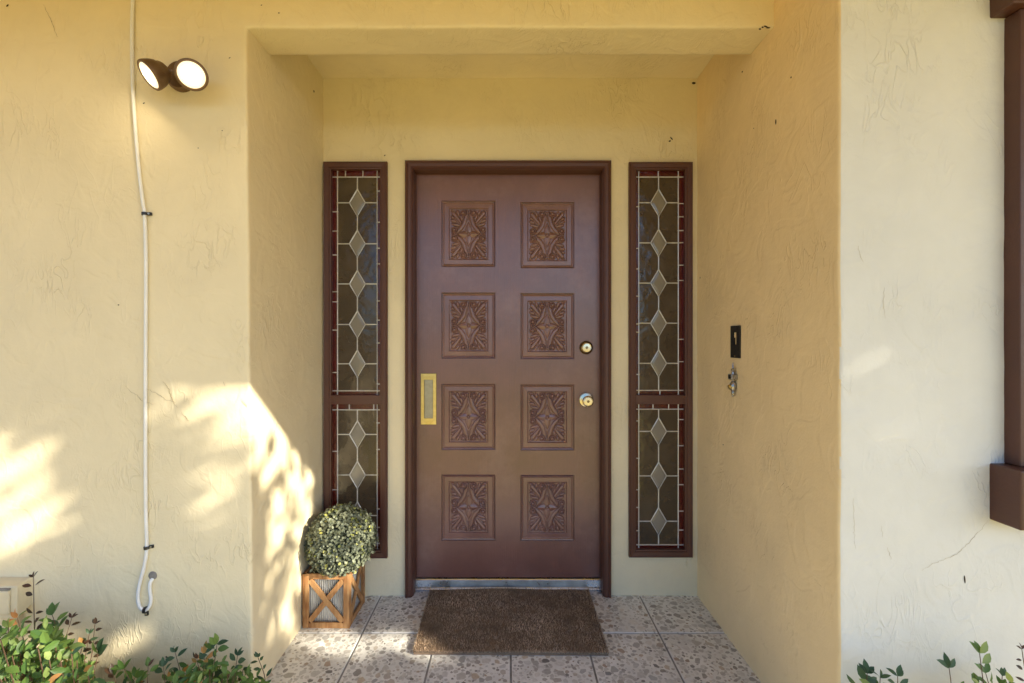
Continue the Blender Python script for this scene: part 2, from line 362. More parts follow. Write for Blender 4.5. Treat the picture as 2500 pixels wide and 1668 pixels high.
class Sheet:
    """plaster surfaces welded along their corners, gently uneven, corners softly rounded"""
    def __init__(s): s.k = {}; s.v = []; s.f = []
    def vid(s, p):
        key = tuple(round(c, 5) for c in p)
        if key not in s.k: s.k[key] = len(s.v); s.v.append(Vector(p))
        return s.k[key]
    def plane(s, axis, c, us, vs, skip=None, flip=False):
        for i in range(len(us)-1):
            for j in range(len(vs)-1):
                um, vm = (us[i]+us[i+1])/2, (vs[j]+vs[j+1])/2
                if skip and skip(um, vm): continue
                q = [(us[i], vs[j]), (us[i+1], vs[j]), (us[i+1], vs[j+1]), (us[i], vs[j+1])]
                P = {'x': lambda u, v: (c, u, v), 'y': lambda u, v: (u, c, v), 'z': lambda u, v: (u, v, c)}[axis]
                f = [s.vid(P(u, v)) for u, v in q]
                s.f.append(tuple(reversed(f)) if flip else tuple(f))
    def obj(s, name, m, amp=0.0022, bevel=0.008, warp=None, parent=None):
        vs = []
        for p in s.v:
            q = warp(p) if warp else p
            d = noise.noise_vector(p*3.3)*amp+noise.noise_vector(p*13)*amp*0.45+noise.noise_vector(p*37)*amp*0.2
            vs.append(q+d)
        me = bpy.data.meshes.new(name); me.from_pydata(vs, [], s.f)
        bm = bmesh.new(); bm.from_mesh(me)
        ed = [e for e in bm.edges if len(e.link_faces) == 2 and e.calc_face_angle(0) > 0.9]
        if ed and bevel: bmesh.ops.bevel(bm, geom=ed, offset=bevel, segments=3, profile=0.5, affect='EDGES', clamp_overlap=True)
        bm.to_mesh(me); bm.free()
        for p in me.polygons: p.use_smooth = True
        return link(name, me, m, parent)

# ------------------------------------------------------------------ ground, path
def sheet_obj(name, x0, x1, y0, y1, z, m):
    return struct(MB().add([(x0, y0, z), (x1, y0, z), (x1, y1, z), (x0, y1, z)], [(0, 1, 2, 3)]).obj(name, m))
sheet_obj('ground', -600, 600, -600, 600, -0.165, M_GROUND)
sheet_obj('path', -2.6, 7, -7.5, 0.976, -0.155, M_PATH)  # unseen; golden tone and reach chosen to bounce warm light onto the walls

# ------------------------------------------------------------------ walls
GR = 0.018
lean = lambda z: (-0.899-XL)+(-0.9195+0.899)*min(1, max(0, (z-0.2)/2.15))
def warp_left(p):                       # the left corner of the alcove leans a little
    q = p.copy()
    w = max(0, 1-abs(p.x-XL)/0.5) if abs(p.y-YF) < 1e-4 else 0
    if abs(p.x-XL) < 1e-4: w = max(0, 1-(p.y-YF)/(YW-YF))
    if p.z < ZL+0.3: q.x += lean(p.z)*w*(1 if p.z <= ZL else max(0, 1-(p.z-ZL)/0.3))
    return q
zs = [-0.3]+lines(-0.02, 2.56, GR, (ZL,))+[2.8, 3.3]
xs = [-6, -4.5, -3.2, -2.6]+lines(-2.1, XR, GR, (XL,))
sh = Sheet()
sh.plane('y', YF, xs, zs, skip=lambda u, v: u > XL and v < ZL)
sh.plane('x', XL, lines(YF, YW+0.015, GR), [z for z in zs if z <= ZL+1e-6], flip=False)
sh.plane('x', XL, lines(ZLB, YW+0.015, GR), [z for z in zs if ZL-1e-6 <= z <= 2.57], flip=False)
sh.plane('z', ZL, [x for x in xs if x >= XL-1e-6], lines(YF, ZLB, GR), flip=True)
sh.plane('y', ZLB, [x for x in xs if x >= XL-1e-6], [z for z in zs if ZL-1e-6 <= z <= 2.57], flip=True)
lw = sh.obj('stucco_wall', M_STUCCO, warp=warp_left)
tag(lw, 'cream stucco front wall left of the alcove, running on over it as a lintel', 'wall')

WX0, WX1, WZ0, WZ1 = 1.393, 2.75, 0.916, 2.164       # window in the right wall
zs2 = [-0.3]+lines(-0.02, 2.56, GR, (WZ0, WZ1))+[2.8, 3.3]
xs2 = lines(XR, 2.0, GR, (WX0,))+[2.4, WX1, 3.4, 6]
sh = Sheet()
sh.plane('x', XR, lines(YR, YW+0.015, GR), zs2, flip=True)
sh.plane('y', YR, xs2, zs2, skip=lambda u, v: WX0 < u < WX1 and WZ0 < v < WZ1)
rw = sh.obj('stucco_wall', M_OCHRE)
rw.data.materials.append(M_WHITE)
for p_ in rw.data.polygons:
    if p_.center.x > XR+0.0035: p_.material_index = 1      # the colour changes at the corner
tag(rw, 'stucco wall jutting forward on the right, off-white in front, ochre inside the alcove, with brown window', 'wall')

# openings of the alcove's back wall (frames stand in them)
DX0, DX1, DZ1 = -0.507, 0.503, 2.140
SL = (-0.907, -0.595, 0.191, 2.135)
SR = (0.591, 0.903, 0.195, 2.133)
e = 0.004
ops = [(DX0+e, DX1-e, -1, DZ1-e), (SL[0]+e, SL[1]-e, SL[2]+e, SL[3]-e), (SR[0]+e, SR[1]-e, SR[2]+e, SR[3]-e)]
zs3 = lines(-0.02, ZC+0.01, GR, [o[2] for o in ops]+[o[3] for o in ops])
xs3 = lines(XL-0.02, XR+0.02, GR, [o[0] for o in ops]+[o[1] for o in ops])
sh = Sheet()
sh.plane('y', YW, xs3, zs3, skip=lambda u, v: any(o[0] < u < o[1] and o[2] < v < o[3] for o in ops))
bw = sh.obj('stucco_wall', M_STUCCO, amp=0.0018)
tag(bw, 'cream stucco back wall of the alcove around the brown front door', 'wall')
sh = Sheet(); sh.plane('z', ZC, lines(XL-0.01, XR+0.01, 0.03), lines(ZLB-0.002, YW+0.01, 0.03), flip=True)
struct(sh.obj('porch_ceiling', M_STUCCO))

# room behind the door so that the coloured glass looks into a dim hall
mb = MB(); x0, x1, y0, y1, z0, z1 = -1.6, 1.6, 2.34, 5.2, -0.02, 2.7
mb.add([(x0, y0, z0), (x1, y0, z0), (x1, y1, z0), (x0, y1, z0), (x0, y0, z1), (x1, y0, z1), (x1, y1, z1), (x0, y1, z1)],
       [(0, 1, 2, 3), (4, 7, 6, 5), (1, 5, 6, 2), (2, 6, 7, 3), (3, 7, 4, 0)])
struct(mb.obj('interior_room', M_INT))
# eave that shades the upper half of the walls
roof = thing('roof_eave', (0, 0.006, 2.55), 'deep roof eave with cream soffit above the entrance walls', 'roof')
def loc(o): o.location = -o.parent.location; return o
EY, EZ = 0.006, 2.55
loc(MB().add([(-8, EY+0.02, EZ+0.02), (8, EY+0.02, EZ+0.02), (8, 1.6, EZ+0.62), (-8, 1.6, EZ+0.62)], [(0, 1, 2, 3)]).obj('soffit', M_SOFFIT, roof))
loc(MB().box(-8, 8, EY-0.02, EY, EZ, EZ+0.2).obj('fascia_board', M_TRIM, roof, bevel=0.004))
loc(MB().box(-8, 8, -0.06, 0.06, -0.01, 0.01).add([(-8, EY-0.06, EZ+0.21), (8, EY-0.06, EZ+0.21), (8, 7, EZ+2.9), (-8, 7, EZ+2.9)], [(0, 1, 2, 3)]).obj('roof_slope', M_ROOF, roof)) if False else \
loc(MB().add([(-8, EY-0.06, EZ+0.21), (8, EY-0.06, EZ+0.21), (8, 7, EZ+2.9), (-8, 7, EZ+2.9)], [(0, 1, 2, 3)]).obj('roof_slope', M_ROOF, roof))

# ------------------------------------------------------------------ porch floor of terrazzo tiles
FY0, FY1 = 1.30, 2.33
fl = MB().add([(XL-0.03, 0.98, -0.0045), (XR+0.02, 0.98, -0.0045), (XR+0.02, FY1, -0.0045), (XL-0.03, FY1, -0.0045),
               (XL-0.03, 0.98, -0.17), (XR+0.02, 0.98, -0.17)], [(0, 1, 2, 3), (4, 5, 1, 0)]).obj('porch_floor', M_GROUT)
struct(fl)
TP, TX, TY, GAP = 0.319, 0.009, 1.958, 0.0042
PAL = [(0.26, 0.235, 0.21), (0.22, 0.20, 0.185), (0.36, 0.335, 0.31), (0.17, 0.155, 0.14), (0.30, 0.285, 0.275), (0.42, 0.40, 0.38), (0.28, 0.21, 0.16), (0.35, 0.28, 0.21), (0.24, 0.24, 0.24), (0.48, 0.45, 0.42), (0.13, 0.12, 0.11), (0.40, 0.35, 0.29)]
rng = random.Random(5)
lerp_ = lambda a, b, t: a+(b-a)*t
def chips(x0, x1, y0, y1, z):
    vs, fs, cols = [], [], []; placed = []
    area = (x1-x0)*(y1-y0)
    for k in range(int(area*4200)):
        r = 0.0045+0.0165*rng.random()**1.8
        for _ in range(6):
            x, y = rng.uniform(x0+r*0.8, x1-r*0.8), rng.uniform(y0+r*0.8, y1-r*0.8)
            if all((x-a)**2+(y-b)**2 > (0.88*(r+c))**2 for a, b, c in placed): break
        else: continue
        placed.append((x, y, r)); n = rng.randint(5, 7); an = sorted((j+rng.uniform(-0.34, 0.34))*2*math.pi/n for j in range(n))
        th = rng.uniform(0, math.pi); st = rng.uniform(0.6, 1.0)
        k0 = len(vs)
        for a in an:
            rr = r*rng.uniform(0.85, 1.12); px, py = rr*math.cos(a), rr*math.sin(a)*st
            X = x+px*math.cos(th)-py*math.sin(th); Y = y+px*math.sin(th)+py*math.cos(th)
            vs.append((min(x1-0.002, max(x0+0.002, X)), min(y1-0.002, max(y0+0.002, Y)), z))
        fs.append(tuple(range(k0, len(vs))))
        c = rng.choice(PAL); b = rng.uniform(0.9, 1.5); b2 = rng.choice((0.3, 0.6, 0.75, 0.9)); cols.append([min(0.7, lerp_(q*b, w_, 1-b2)) for q, w_ in zip(c, (0.72, 0.705, 0.68))])
    me = bpy.data.meshes.new('marble_chips'); me.from_pydata(vs, [], fs)
    ca = me.color_attributes.new('tint', 'FLOAT_COLOR', 'CORNER'); d = []
    for p, c in zip(me.polygons, cols):
        for _ in p.loop_indices: d += [*c, 1]
    ca.data.foreach_set('color', d); return me
xl = [XL-0.012]+[TX+TP*k for k in range(-2, 3)]+[XR+0.012]
yl = [0.98, TY-2*TP-0.0, TY-TP, TY, FY1]
for i in range(len(xl)-1):
    for j in range(len(yl)-1):
        a, b, c, d = xl[i]+GAP, xl[i+1]-GAP, yl[j]+GAP, yl[j+1]-GAP
        dz = rng.uniform(-0.0006, 0.0006)
        t = MB().box(a, b, c, d, -0.02, dz).obj('tile', M_TERR, fl, bevel=0.0012, segs=1)
        ch = link('marble_chips', chips(a+0.001, b-0.001, c+0.001, d-0.001, dz+0.0004), M_CHIP, t); ch['kind'] = 'stuff'

# ------------------------------------------------------------------ front door
door = thing('front_door', (0, YD, 0.058), 'brown eight-panel carved wooden front door, closed, in the middle of the alcove', 'door')
DXL, DXR, DZB, DZT = -0.4695, 0.4655, 0.0585, 2.103
PW, PH = 0.274, 0.3355
cols_ = [(1075-VX)/FPX*YD, (1256-VX)/FPX*YD]
rows_ = [[H-(y-VY)/FPX*YD for y in (537, 747.5, 957, 1165)], [H-(y-VY)/FPX*YD for y in (540, 749, 958, 1166)]]
cells = [(cols_[i]-PW/2, cols_[i]+PW/2, rows_[i][j]-PH/2, rows_[i][j]+PH/2) for i in range(2) for j in range(4)]
kx = sorted({DXL, DXR, *[c[0] for c in cells], *[c[1] for c in cells]})
kz = sorted({DZB, DZT, *[c[2] for c in cells], *[c[3] for c in cells]})
sh = Sheet()
sh.plane('y', YD, kx, kz, skip=lambda u, v: any(c[0] < u < c[1] and c[2] < v < c[3] for c in cells))
sh.plane('y', YD+0.042, kx, kz, flip=True)
o = sh.obj('door_slab', M_DOOR, amp=0, bevel=0, parent=door); o.location = -door.location
for p in o.data.polygons: p.use_smooth = False

def panel_mesh():
    w, h = PW/2, PH/2
    prof = [(0, 0), (0.0008, 0.0065), (0.0045, 0.0075), (0.0075, 0.0005), (0.0105, 0.0012), (0.0150, 0.0060), (0.037, 0.0050), (0.0405, 0.0105), (0.0440, 0.0110)]
    mb = MB().frame(-w, w, -h, h, prof)
    d = prof[-1][0]; mb.add([(-w+d, 0.011, -h+d), (w-d, 0.011, -h+d), (w-d, 0.011, h-d), (-w+d, 0.011, h-d)], [(0, 1, 2, 3)])
    return mb.mesh('carved_panel', bevel=0.0006, segs=1)
def carving_mesh():
    """relief of a four-petalled flower, four C-scrolls with volutes and an acanthus leaf in each corner"""
    K = 7.125*1.06383*FPX/YD            # drawing units per metre
    nx, nz = 131, 177
    U = np.linspace(-316, 316, nx); V = np.linspace(-430, 430, nz)
    uu, vv = np.meshgrid(U, V); u, v = np.abs(uu), np.abs(vv)
    def dome(d, r): return np.sqrt(np.clip(1-(d/r)**2, 0, 1))
    h = np.full(u.shape, -0.05)
    def put(x, cut=0.0):
        nonlocal h
        m = x > -0.5
        if cut:
            g = m.copy()
            for _ in range(2): q_ = np.pad(g, 1); g = q_[1:-1, 1:-1] | q_[:-2, 1:-1] | q_[2:, 1:-1] | q_[1:-1, :-2] | q_[1:-1, 2:]
            h = np.where(g & ~m, np.minimum(h, cut), h)
        h = np.where(m, np.maximum(x, np.where(h < x, x, h)), h)
    def seg(pts):
        best = np.full(u.shape, 1e9); par = np.zeros(u.shape)
        P = np.array(pts, float); L = np.r_[0, np.cumsum(np.hypot(*np.diff(P, axis=0).T))]
        for i in range(len(P)-1):
            a, b = P[i], P[i+1]; ab = b-a
            t = np.clip(((u-a[0])*ab[0]+(v-a[1])*ab[1])/(ab@ab), 0, 1)
            d = np.hypot(u-a[0]-t*ab[0], v-a[1]-t*ab[1]); m = d < best
            best = np.where(m, d, best); par = np.where(m, (L[i]+t*(L[i+1]-L[i]))/L[-1], par)
        return best, par
    # corner leaf: a low fan, a strong midrib and rounded lobes along the two outer edges
    arc, arcp = seg([(36, 392), (40, 340), (52, 262), (84, 172), (132, 100), (190, 50), (262, 14)])
    out = (u/300)+(v/410) > 0.66
    put(np.where(out & (u < 250) & (v < 385), 0.26, -1))
    def lobe(cx, cy, a, b, th, base=0.20, amp=0.42):
        c_, s_ = math.cos(th), math.sin(th); x = (u-cx)*c_+(v-cy)*s_; y = -(u-cx)*s_+(v-cy)*c_
        q = np.sqrt((x/a)**2+(y/b)**2); put(np.where(q < 1, base+amp*dome(q, 1), -1), 0.05)
    lobe(222, 168, 78, 30, 0.30); lobe(262, 232, 56, 28, 0.35); lobe(276, 296, 40, 26, 0.55)
    lobe(128, 300, 26, 82, -0.32); lobe(188, 378, 25, 50, -0.35); lobe(272, 400, 46, 26, 0.35)
    d, t = seg([(112, 172), (180, 262), (262, 362)]); wd = 20+14*t; put(np.where(d < wd, 0.46+0.34*dome(d, wd), -1), 0.10)
    # scroll bands, rolled into volutes at both ends
    w = 33
    put(np.where(arc < w, 0.60+0.26*dome(arc, w), -1), 0.08)
    h = np.where((arc > w-13) & (arc < w-8) & out, 0.50, h)
    for cx, cy, r in ((252, 74, 56), (92, 370, 54)):
        q = np.hypot(u-cx, v-cy); put(np.where(q < r, 0.62+0.16*dome(q-r*0.72, r*0.3), -1), 0.05)
        h = np.where((q > 31) & (q < 39) & (u-cx+(v-cy)*0.6 > -40), np.minimum(h, 0.30), h)
        h = np.where(q < 31, 0.62+0.55*dome(q, 31), h)
    # sunk ground round the flower
    mid = (arc > w) & ~out
    put(np.where(mid, 0.30, -1))
    def petal(L, W, a, b):
        t = a/L; wd = W*np.clip(np.sin(np.pi*np.clip(t, 0, 1)**0.72), 0, 1)+5*(t < 0.3)
        return np.where((t < 1) & (b < wd), 0.46+0.30*(1-b/np.maximum(wd, 1e-3)), -1)
    pa, pb = petal(218, 50, v, u), petal(188, 54, u, v)
    pp = np.maximum(pa, pb); g = pp > 0
    for _ in range(2): q_ = np.pad(g, 1); g = q_[1:-1, 1:-1] | q_[:-2, 1:-1] | q_[2:, 1:-1] | q_[1:-1, :-2] | q_[1:-1, 2:]
    h = np.where(g, np.minimum(h, 0.22), h); h = np.where(pp > 0, pp, h)
    q = np.hypot(u, v); h = np.where((q > 27) & (q < 35), np.minimum(h, 0.45), h); h = np.where(q < 27, 0.65+0.4*dome(q, 27), h)
    # soften a little, fade out to the ground at the rim
    for _ in range(1):
        p = np.pad(h, 1, mode='edge'); h = (p[1:-1, 1:-1]*4+p[:-2, 1:-1]+p[2:, 1:-1]+p[1:-1, :-2]+p[1:-1, 2:])/8
    h = h+0.012*np.random.randn(*h.shape)
    D = 0.0135
    X = uu/K; Z = -vv/K; Y = 0.0112-D*np.clip(h, -0.05, 1.2)
    vs = np.stack([X, Y, Z], -1).reshape(-1, 3)
    idx = np.arange(nx*nz).reshape(nz, nx)
    fs = np.stack([idx[:-1, :-1], idx[:-1, 1:], idx[1:, 1:], idx[1:, :-1]], -1).reshape(-1, 4)
    hv = h.reshape(-1); fs = fs[(hv[fs].max(1) > 0.02)]
    me = bpy.data.meshes.new('carving'); me.from_pydata(vs.tolist(), [], fs[:, ::-1].tolist()); me.polygons.foreach_set('use_smooth', [True]*len(me.polygons)); me.update()
    bm = bmesh.new(); bm.from_mesh(me); bmesh.ops.delete(bm, geom=[x for x in bm.verts if not x.link_faces], context='VERTS'); bm.to_mesh(me); bm.free()
    return me
pm, cm = panel_mesh(), carving_mesh()
for i in range(2):
    for j in range(4):
        p = link('carved_panel', pm, M_DOOR, door); p.location = Vector((cols_[i], YD, rows_[i][j]))-door.location
        link('carving', cm, M_DOOR, p)

TOCAM = Matrix.Rotation(R(90), 4, 'X')      # local z -> -y (towards the street)
def key_face(parent, M, z, s=1.0):
    MB().lathe([(0.0, z+0.0006), (0.0065*s, z+0.0006), (0.0075*s, z-0.001)], M, 20).obj('key_cylinder', M_DKBR, parent, smooth=True)
    MB().box(-0.0009, 0.0009, -0.0045*s, 0.0045*s, z, z+0.0012, M).obj('keyhole', M_BLACKHOLE, parent)
kp = at(1346, 798, YD)
db = MB().lathe([(0.0345, 0.0), (0.0345, 0.003), (0.033, 0.006), (0.026, 0.0165), (0.0245, 0.018)], None, 40).obj('deadbolt', M_DKBR, door, smooth=True)
db.matrix_local = Matrix.Translation(Vector((kp.x-0.002, YD, kp.z))-door.location) @ TOCAM
MB().lathe([(0.0245, 0.018), (0.0245, 0.020), (0.0225, 0.0215), (0.0205, 0.0205), (0.0195, 0.0215), (0.008, 0.0225), (0.0, 0.0225)], None, 40).obj('lock_face', M_KNOB, db, smooth=True)
key_face(db, Matrix.Identity(4), 0.0228)
db['label'] = 'round brass deadbolt above the door knob'
kp = at(1346, 918, YD)
kn = MB().lathe([(0.0365, 0.0), (0.0365, 0.003), (0.034, 0.007), (0.020, 0.0115), (0.0135, 0.013), (0.0115, 0.020), (0.012, 0.030), (0.018, 0.036), (0.0255, 0.044), (0.0275, 0.052), (0.0265, 0.060), (0.0235, 0.0635), (0.0205, 0.0645), (0.0195, 0.0635), (0.0, 0.0645)], None, 44).obj('door_knob', M_KNOB, door, smooth=True)
kn.matrix_local = Matrix.Translation(Vector((kp.x-0.002, YD, kp.z))-door.location) @ TOCAM
key_face(kn, Matrix.Identity(4), 0.065, 0.9)
# brass flush plate on the hinge side
a, b = at(S(1027.6), S(880+280/8.71), YD), at(S(1065.4), S(880+1365/8.71), YD)
x0, x1, z0, z1 = a.x, b.x, b.z, a.z
ix, iz = (x1-x0)*0.215, (z1-z0)*0.121
fp = MB().frame(x0, x1, z0, z1, [(0, YD+0.001), (0, YD-0.0025), (0.0012, YD-0.0038), (ix-0.001, YD-0.0040), (ix, YD-0.003), (ix, YD+0.003)]).obj('flush_plate', M_BRASS, door); fp.location = -door.location
fp['label'] = 'upright brass plate with tarnished centre'
MB().box(x0+ix+0.0006, x1-ix-0.0006, YD-0.0012, YD+0.004, z0+iz+0.0006, z1-iz-0.0006).obj('plate_centre', M_TARN, fp, bevel=0.001)
MB().box(x0+ix-0.0005, x1-ix+0.0005, YD-0.0039, YD+0.001, z0+ix-0.0005, z0+iz).obj('plate_rim', M_BRASS, fp)
MB().box(x0+ix-0.0005, x1-ix+0.0005, YD-0.0039, YD+0.001, z1-iz, z1-ix+0.0005).obj('plate_rim', M_BRASS, fp)

df = thing('door_frame', (0, YW, 0), 'brown moulded wooden frame around the carved front door', 'door frame')
prof = [(0, YW+0.02), (0, YW-0.018), (0.003, YW-0.0225), (0.0085, YW-0.024), (0.0125, YW-0.0195), (0.015, YW-0.0215), (0.029, YW-0.020), (0.031, YW-0.0165), (0.0335, YW-0.0165), (0.0365, YW-0.006), (0.0385, YW-0.006), (0.0385, YW+0.075)]
o = MB().frame(DX0, DX1, 0.0015, DZ1, prof, True).obj('casing', M_TRIM, df); o.location = -df.location
# weather strip just in front of the slab's edge
pr2 = [(0.0375, YD-0.004), (0.0425, YD-0.004), (0.0425, YD+0.02)]
o = MB().frame(DX0, DX1, 0.0015, DZ1, pr2, True).obj('jamb_stop', M_TRIM, df); o.location = -df.location
th = MB()
tp = [(YD-0.024, 0.0005), (YD-0.024, 0.010), (YD-0.0215, 0.013), (YD-0.012, 0.016), (YD-0.008, 0.046), (YD-0.010, 0.050), (YD-0.006, 0.054), (YD+0.05, 0.055), (YD+0.05, 0.0005)]
n = len(tp); th.add([(DX0+0.039, y, z) for y, z in tp]+[(DX1-0.039, y, z) for y, z in tp], [(i, i+1, n+i+1, n+i) for i in range(n-1)]+[tuple(range(n)), tuple(reversed(range(n, 2*n)))])
tag(th.obj('door_threshold', M_ALU, None), 'silver aluminium threshold under the front door', 'threshold')

# ------------------------------------------------------------------ leaded sidelights
YG = 2.258
def seg_clip(poly): return poly
def sidelight(rect, xl_, xr_, xc_, specs, label):
    x0, x1, z0, z1 = rect
    root = thing('sidelight_window', ((x0+x1)/2, YW, z0), label, 'window', 'leaded sidelights')
    def place(o): o.location = -root.location; return o
    prof = [(0, YW+0.02), (0, YW-0.016), (0.0035, YW-0.0205), (0.0065, YW-0.0185), (0.0095, YW-0.0205), (0.027, YW-0.0185), (0.029, YW-0.013), (0.0360, YW-0.012), (0.0360, YG+0.012)]
    place(MB().frame(x0, x1, z0, z1, prof).obj('frame', M_TRIM, root))
    mz0, mz1 = at(0, 928, YW-0.01).z, at(0, 907, YW-0.01).z
    place(MB().box(x0+0.0350, x1-0.0350, YW-0.013, YG+0.012, mz0, mz1).obj('rail', M_TRIM, root, bevel=0.002))
    ix0, ix1 = x0+0.0360, x1-0.0360
    g = lambda px: (px-VX)/FPX*YG
    zz = lambda py: H-(py-VY)/FPX*YG
    xl, xr, xc = g(xl_), g(xr_), g(xc_)
    for (zb, zt, ct, cb, dia, ld, rd, td, bd) in specs:
        zb = z0+0.0360 if zb is None else zb; zt = z1-0.0360 if zt is None else zt
        ct, cb = zz(ct), zz(cb); dz = [zz(y) for y in dia]; hw, hh = 0.0395, 0.0675
        cm = MB(); joints = []
        def came(*pts, r=0.0030):
            P = [Vector((p[0]+random.uniform(-1, 1)*0.0004, YG-0.0022, p[1])) for p in pts]
            cm.tube(P, r, 6); joints.extend(P)
        def pane(poly, m, name='pane'):
            cx = sum(p[0] for p in poly)/len(poly); cz = sum(p[1] for p in poly)/len(poly)
            tx, tz = random.gauss(0, 0.006), random.gauss(0, 0.006)          # hand-leaded panes sit slightly askew
            k = len(poly); f = lambda p, y: (p[0], y+(p[0]-cx)*tx+(p[1]-cz)*tz, p[1])
            vs = [f(p, YG-0.002) for p in poly]+[f(p, YG+0.002) for p in poly]
            place(MB().add(vs, [tuple(range(k)), tuple(reversed(range(k, 2*k)))]+[(i, k+i, k+(i+1) % k, (i+1) % k) for i in range(k)]).obj(name, m, root))
        came((xl, zb), (xl, zt)); came((xr, zb), (xr, zt)); came((ix0, ct), (ix1, ct)); came((ix0, cb), (ix1, cb))
        # amber field around the diamonds
        for sgn, xe in ((-1, xl), (1, xr)):
            prev = None
            n = len(dz)
            for i in range(n+1):
                top = [(xe, ct), (xc, ct)] if i == 0 else [(xe, dz[i-1]), (xc+sgn*hw, dz[i-1]), (xc, dz[i-1]-hh)]
                bot = [(xc, cb), (xe, cb)] if i == n else [(xc, dz[i]+hh), (xc+sgn*hw, dz[i]), (xe, dz[i])]
                pane(top+bot, M_AMBER)
            for d in dz: came((xe, d), (xc+sgn*hw, d))
        ends = [ct]+[q for d in dz for q in (d+hh, d-hh)]+[cb]
        for i in range(0, len(ends), 2): came((xc, ends[i]), (xc, ends[i+1]))
        for d in dz:
            came((xc, d+hh), (xc+hw, d), (xc, d-hh), (xc-hw, d), (xc, d+hh))
            # bevelled diamond: flat face and four sloping facets
            q = 0.62; t1, t2 = random.gauss(0, 0.012), random.gauss(0, 0.012)
            o4 = [(xc, d+hh), (xc+hw, d), (xc, d-hh), (xc-hw, d)]; i4 = [(xc+(x-xc)*q, d+(z-d)*q) for x, z in o4]
            ty = lambda p, y: (p[0], y+(p[0]-xc)*t1+(p[1]-d)*t2, p[1])
            vs = [ty(p, YG-0.0005) for p in o4]+[ty(p, YG-0.0021) for p in i4]+[(p[0], YG+0.003, p[1]) for p in o4]
            place(MB().add(vs, [(4, 5, 6, 7)]+[(i, (i+1) % 4, 4+(i+1) % 4, 4+i) for i in range(4)]+[(8, 11, 10, 9)]+[(i, 8+i, 8+(i+1) % 4, (i+1) % 4) for i in range(4)]).obj('bevelled_diamond', M_BEVEL, root))
        # red border
        for xa, xb, divs in ((ix0, xl, ld), (xr, ix1, rd)):
            zl = [zt]+[zz(y) for y in divs if zb+0.01 < zz(y) < zt-0.01]+[zb]
            for a, b in zip(zl, zl[1:]): pane([(xa, a), (xb, a), (xb, b), (xa, b)], M_RED, 'red_pane')
            for a in zl[1:-1]: came((xa, a), (xb, a))
        for za, zc, divs in ((zt, ct, td), (cb, zb, bd)):
            xx = [xl]+[g(x) for x in divs]+[xr]
            if abs(za-zc) < 0.006: continue
            for a, b in zip(xx, xx[1:]): pane([(a, za), (b, za), (b, zc), (a, zc)], M_RED, 'red_pane')
            for a in xx[1:-1]: came((a, za), (a, zc))
        for p in joints: cm.lathe([(0.0, -0.0036), (0.0040, -0.0015), (0.0040, 0.0015), (0, 0.0036)], Matrix.Translation(p), 6)
        place(cm.obj('lead_came', M_LEAD, root, smooth=True, weld=False, recalc=False))
    return root
zm0, zm1 = at(0, 928, YW-0.01).z, at(0, 907, YW-0.01).z
z4 = lambda L: [S(380+v/3.015) for v in L]
z5 = lambda L: [S(850+v/2.851) for v in L]
z6 = lambda L: [S(900+v/3.136) for v in L]
sidelight(SL, 775, 866, 820.5, [
    (zm1, None, 407, 897, (466, 560, 652, 745, 835), z4([415, 557, 733, 1003, 1077, 1285])+z5([170]), z4([263, 492, 683, 798, 1070, 1212, 1380])+z5([250]), (793, 833), ()),
    (None, zm0, 940.5, 1247, (997, 1090, 1183), z5([718, 985]), z5([520, 705, 1118, 1247]), (802, 858), ())],
    'leaded glass sidelight left of the door, behind the potted topiary ball')
sidelight(SR, 1465.5, 1556, 1511, [
    (zm1, None, 407, 896, (466, 558, 650, 742, 834), z4([378, 685, 835, 1035, 1240, 1300])+z6([45]), z4([355, 452, 553, 643, 808, 920, 1353, 1517]), (1510,), (1514,)),
    (None, zm0, 939, 1250, (990, 1092, 1196), z6([400, 686, 927, 1062, 1240]), z6([390, 590, 768, 888, 1090, 1235]), (1498, 1534), ())],
    'leaded glass sidelight right of the door with nothing standing before it')

# ------------------------------------------------------------------ brown window at the right edge
win = thing('window', (WX0, YR, WZ0), 'brown framed window with a thick projecting sill at the right edge', 'window')
def wp(mb, name, m, **k): o = mb.obj(name, m, win, **k); o.location = -win.location; return o
XS = 1.352
wp(MB().box(XS, WX1+0.04, YR-0.078, YR+0.05, 0.757, WZ0-0.001), 'sill', M_WTRIM, bevel=0.004)
wp(MB().box(XS, WX1+0.04, YR-0.060, YR+0.05, WZ1+0.001, 2.33), 'head_trim', M_WTRIM, bevel=0.004)
wp(MB().box(WX0, WX0+0.11, YR-0.040, YR+0.05, WZ0, WZ1), 'side_post', M_WTRIM, bevel=0.003)
wp(MB().box(WX1-0.11, WX1, YR-0.040, YR+0.05, WZ0, WZ1), 'side_post', M_WTRIM, bevel=0.003)
wp(MB().frame(WX0+0.11, WX1-0.11, WZ0, WZ1, [(0, YR+0.04), (0, YR+0.0), (0.05, YR+0.0), (0.055, YR+0.02), (0.055, YR+0.04)]), 'sash', M_WTRIM)
wp(MB().box((WX0+WX1)/2-0.025, (WX0+WX1)/2+0.025, YR+0.002, YR+0.04, WZ0+0.05, WZ1-0.05), 'mullion', M_WTRIM, bevel=0.003)
for a, b in ((WX0+0.16, (WX0+WX1)/2-0.024), ((WX0+WX1)/2+0.024, WX1-0.16)):
    wp(MB().box(a, b, YR+0.024, YR+0.03, WZ0+0.05, WZ1-0.05), 'pane', M_PANE)

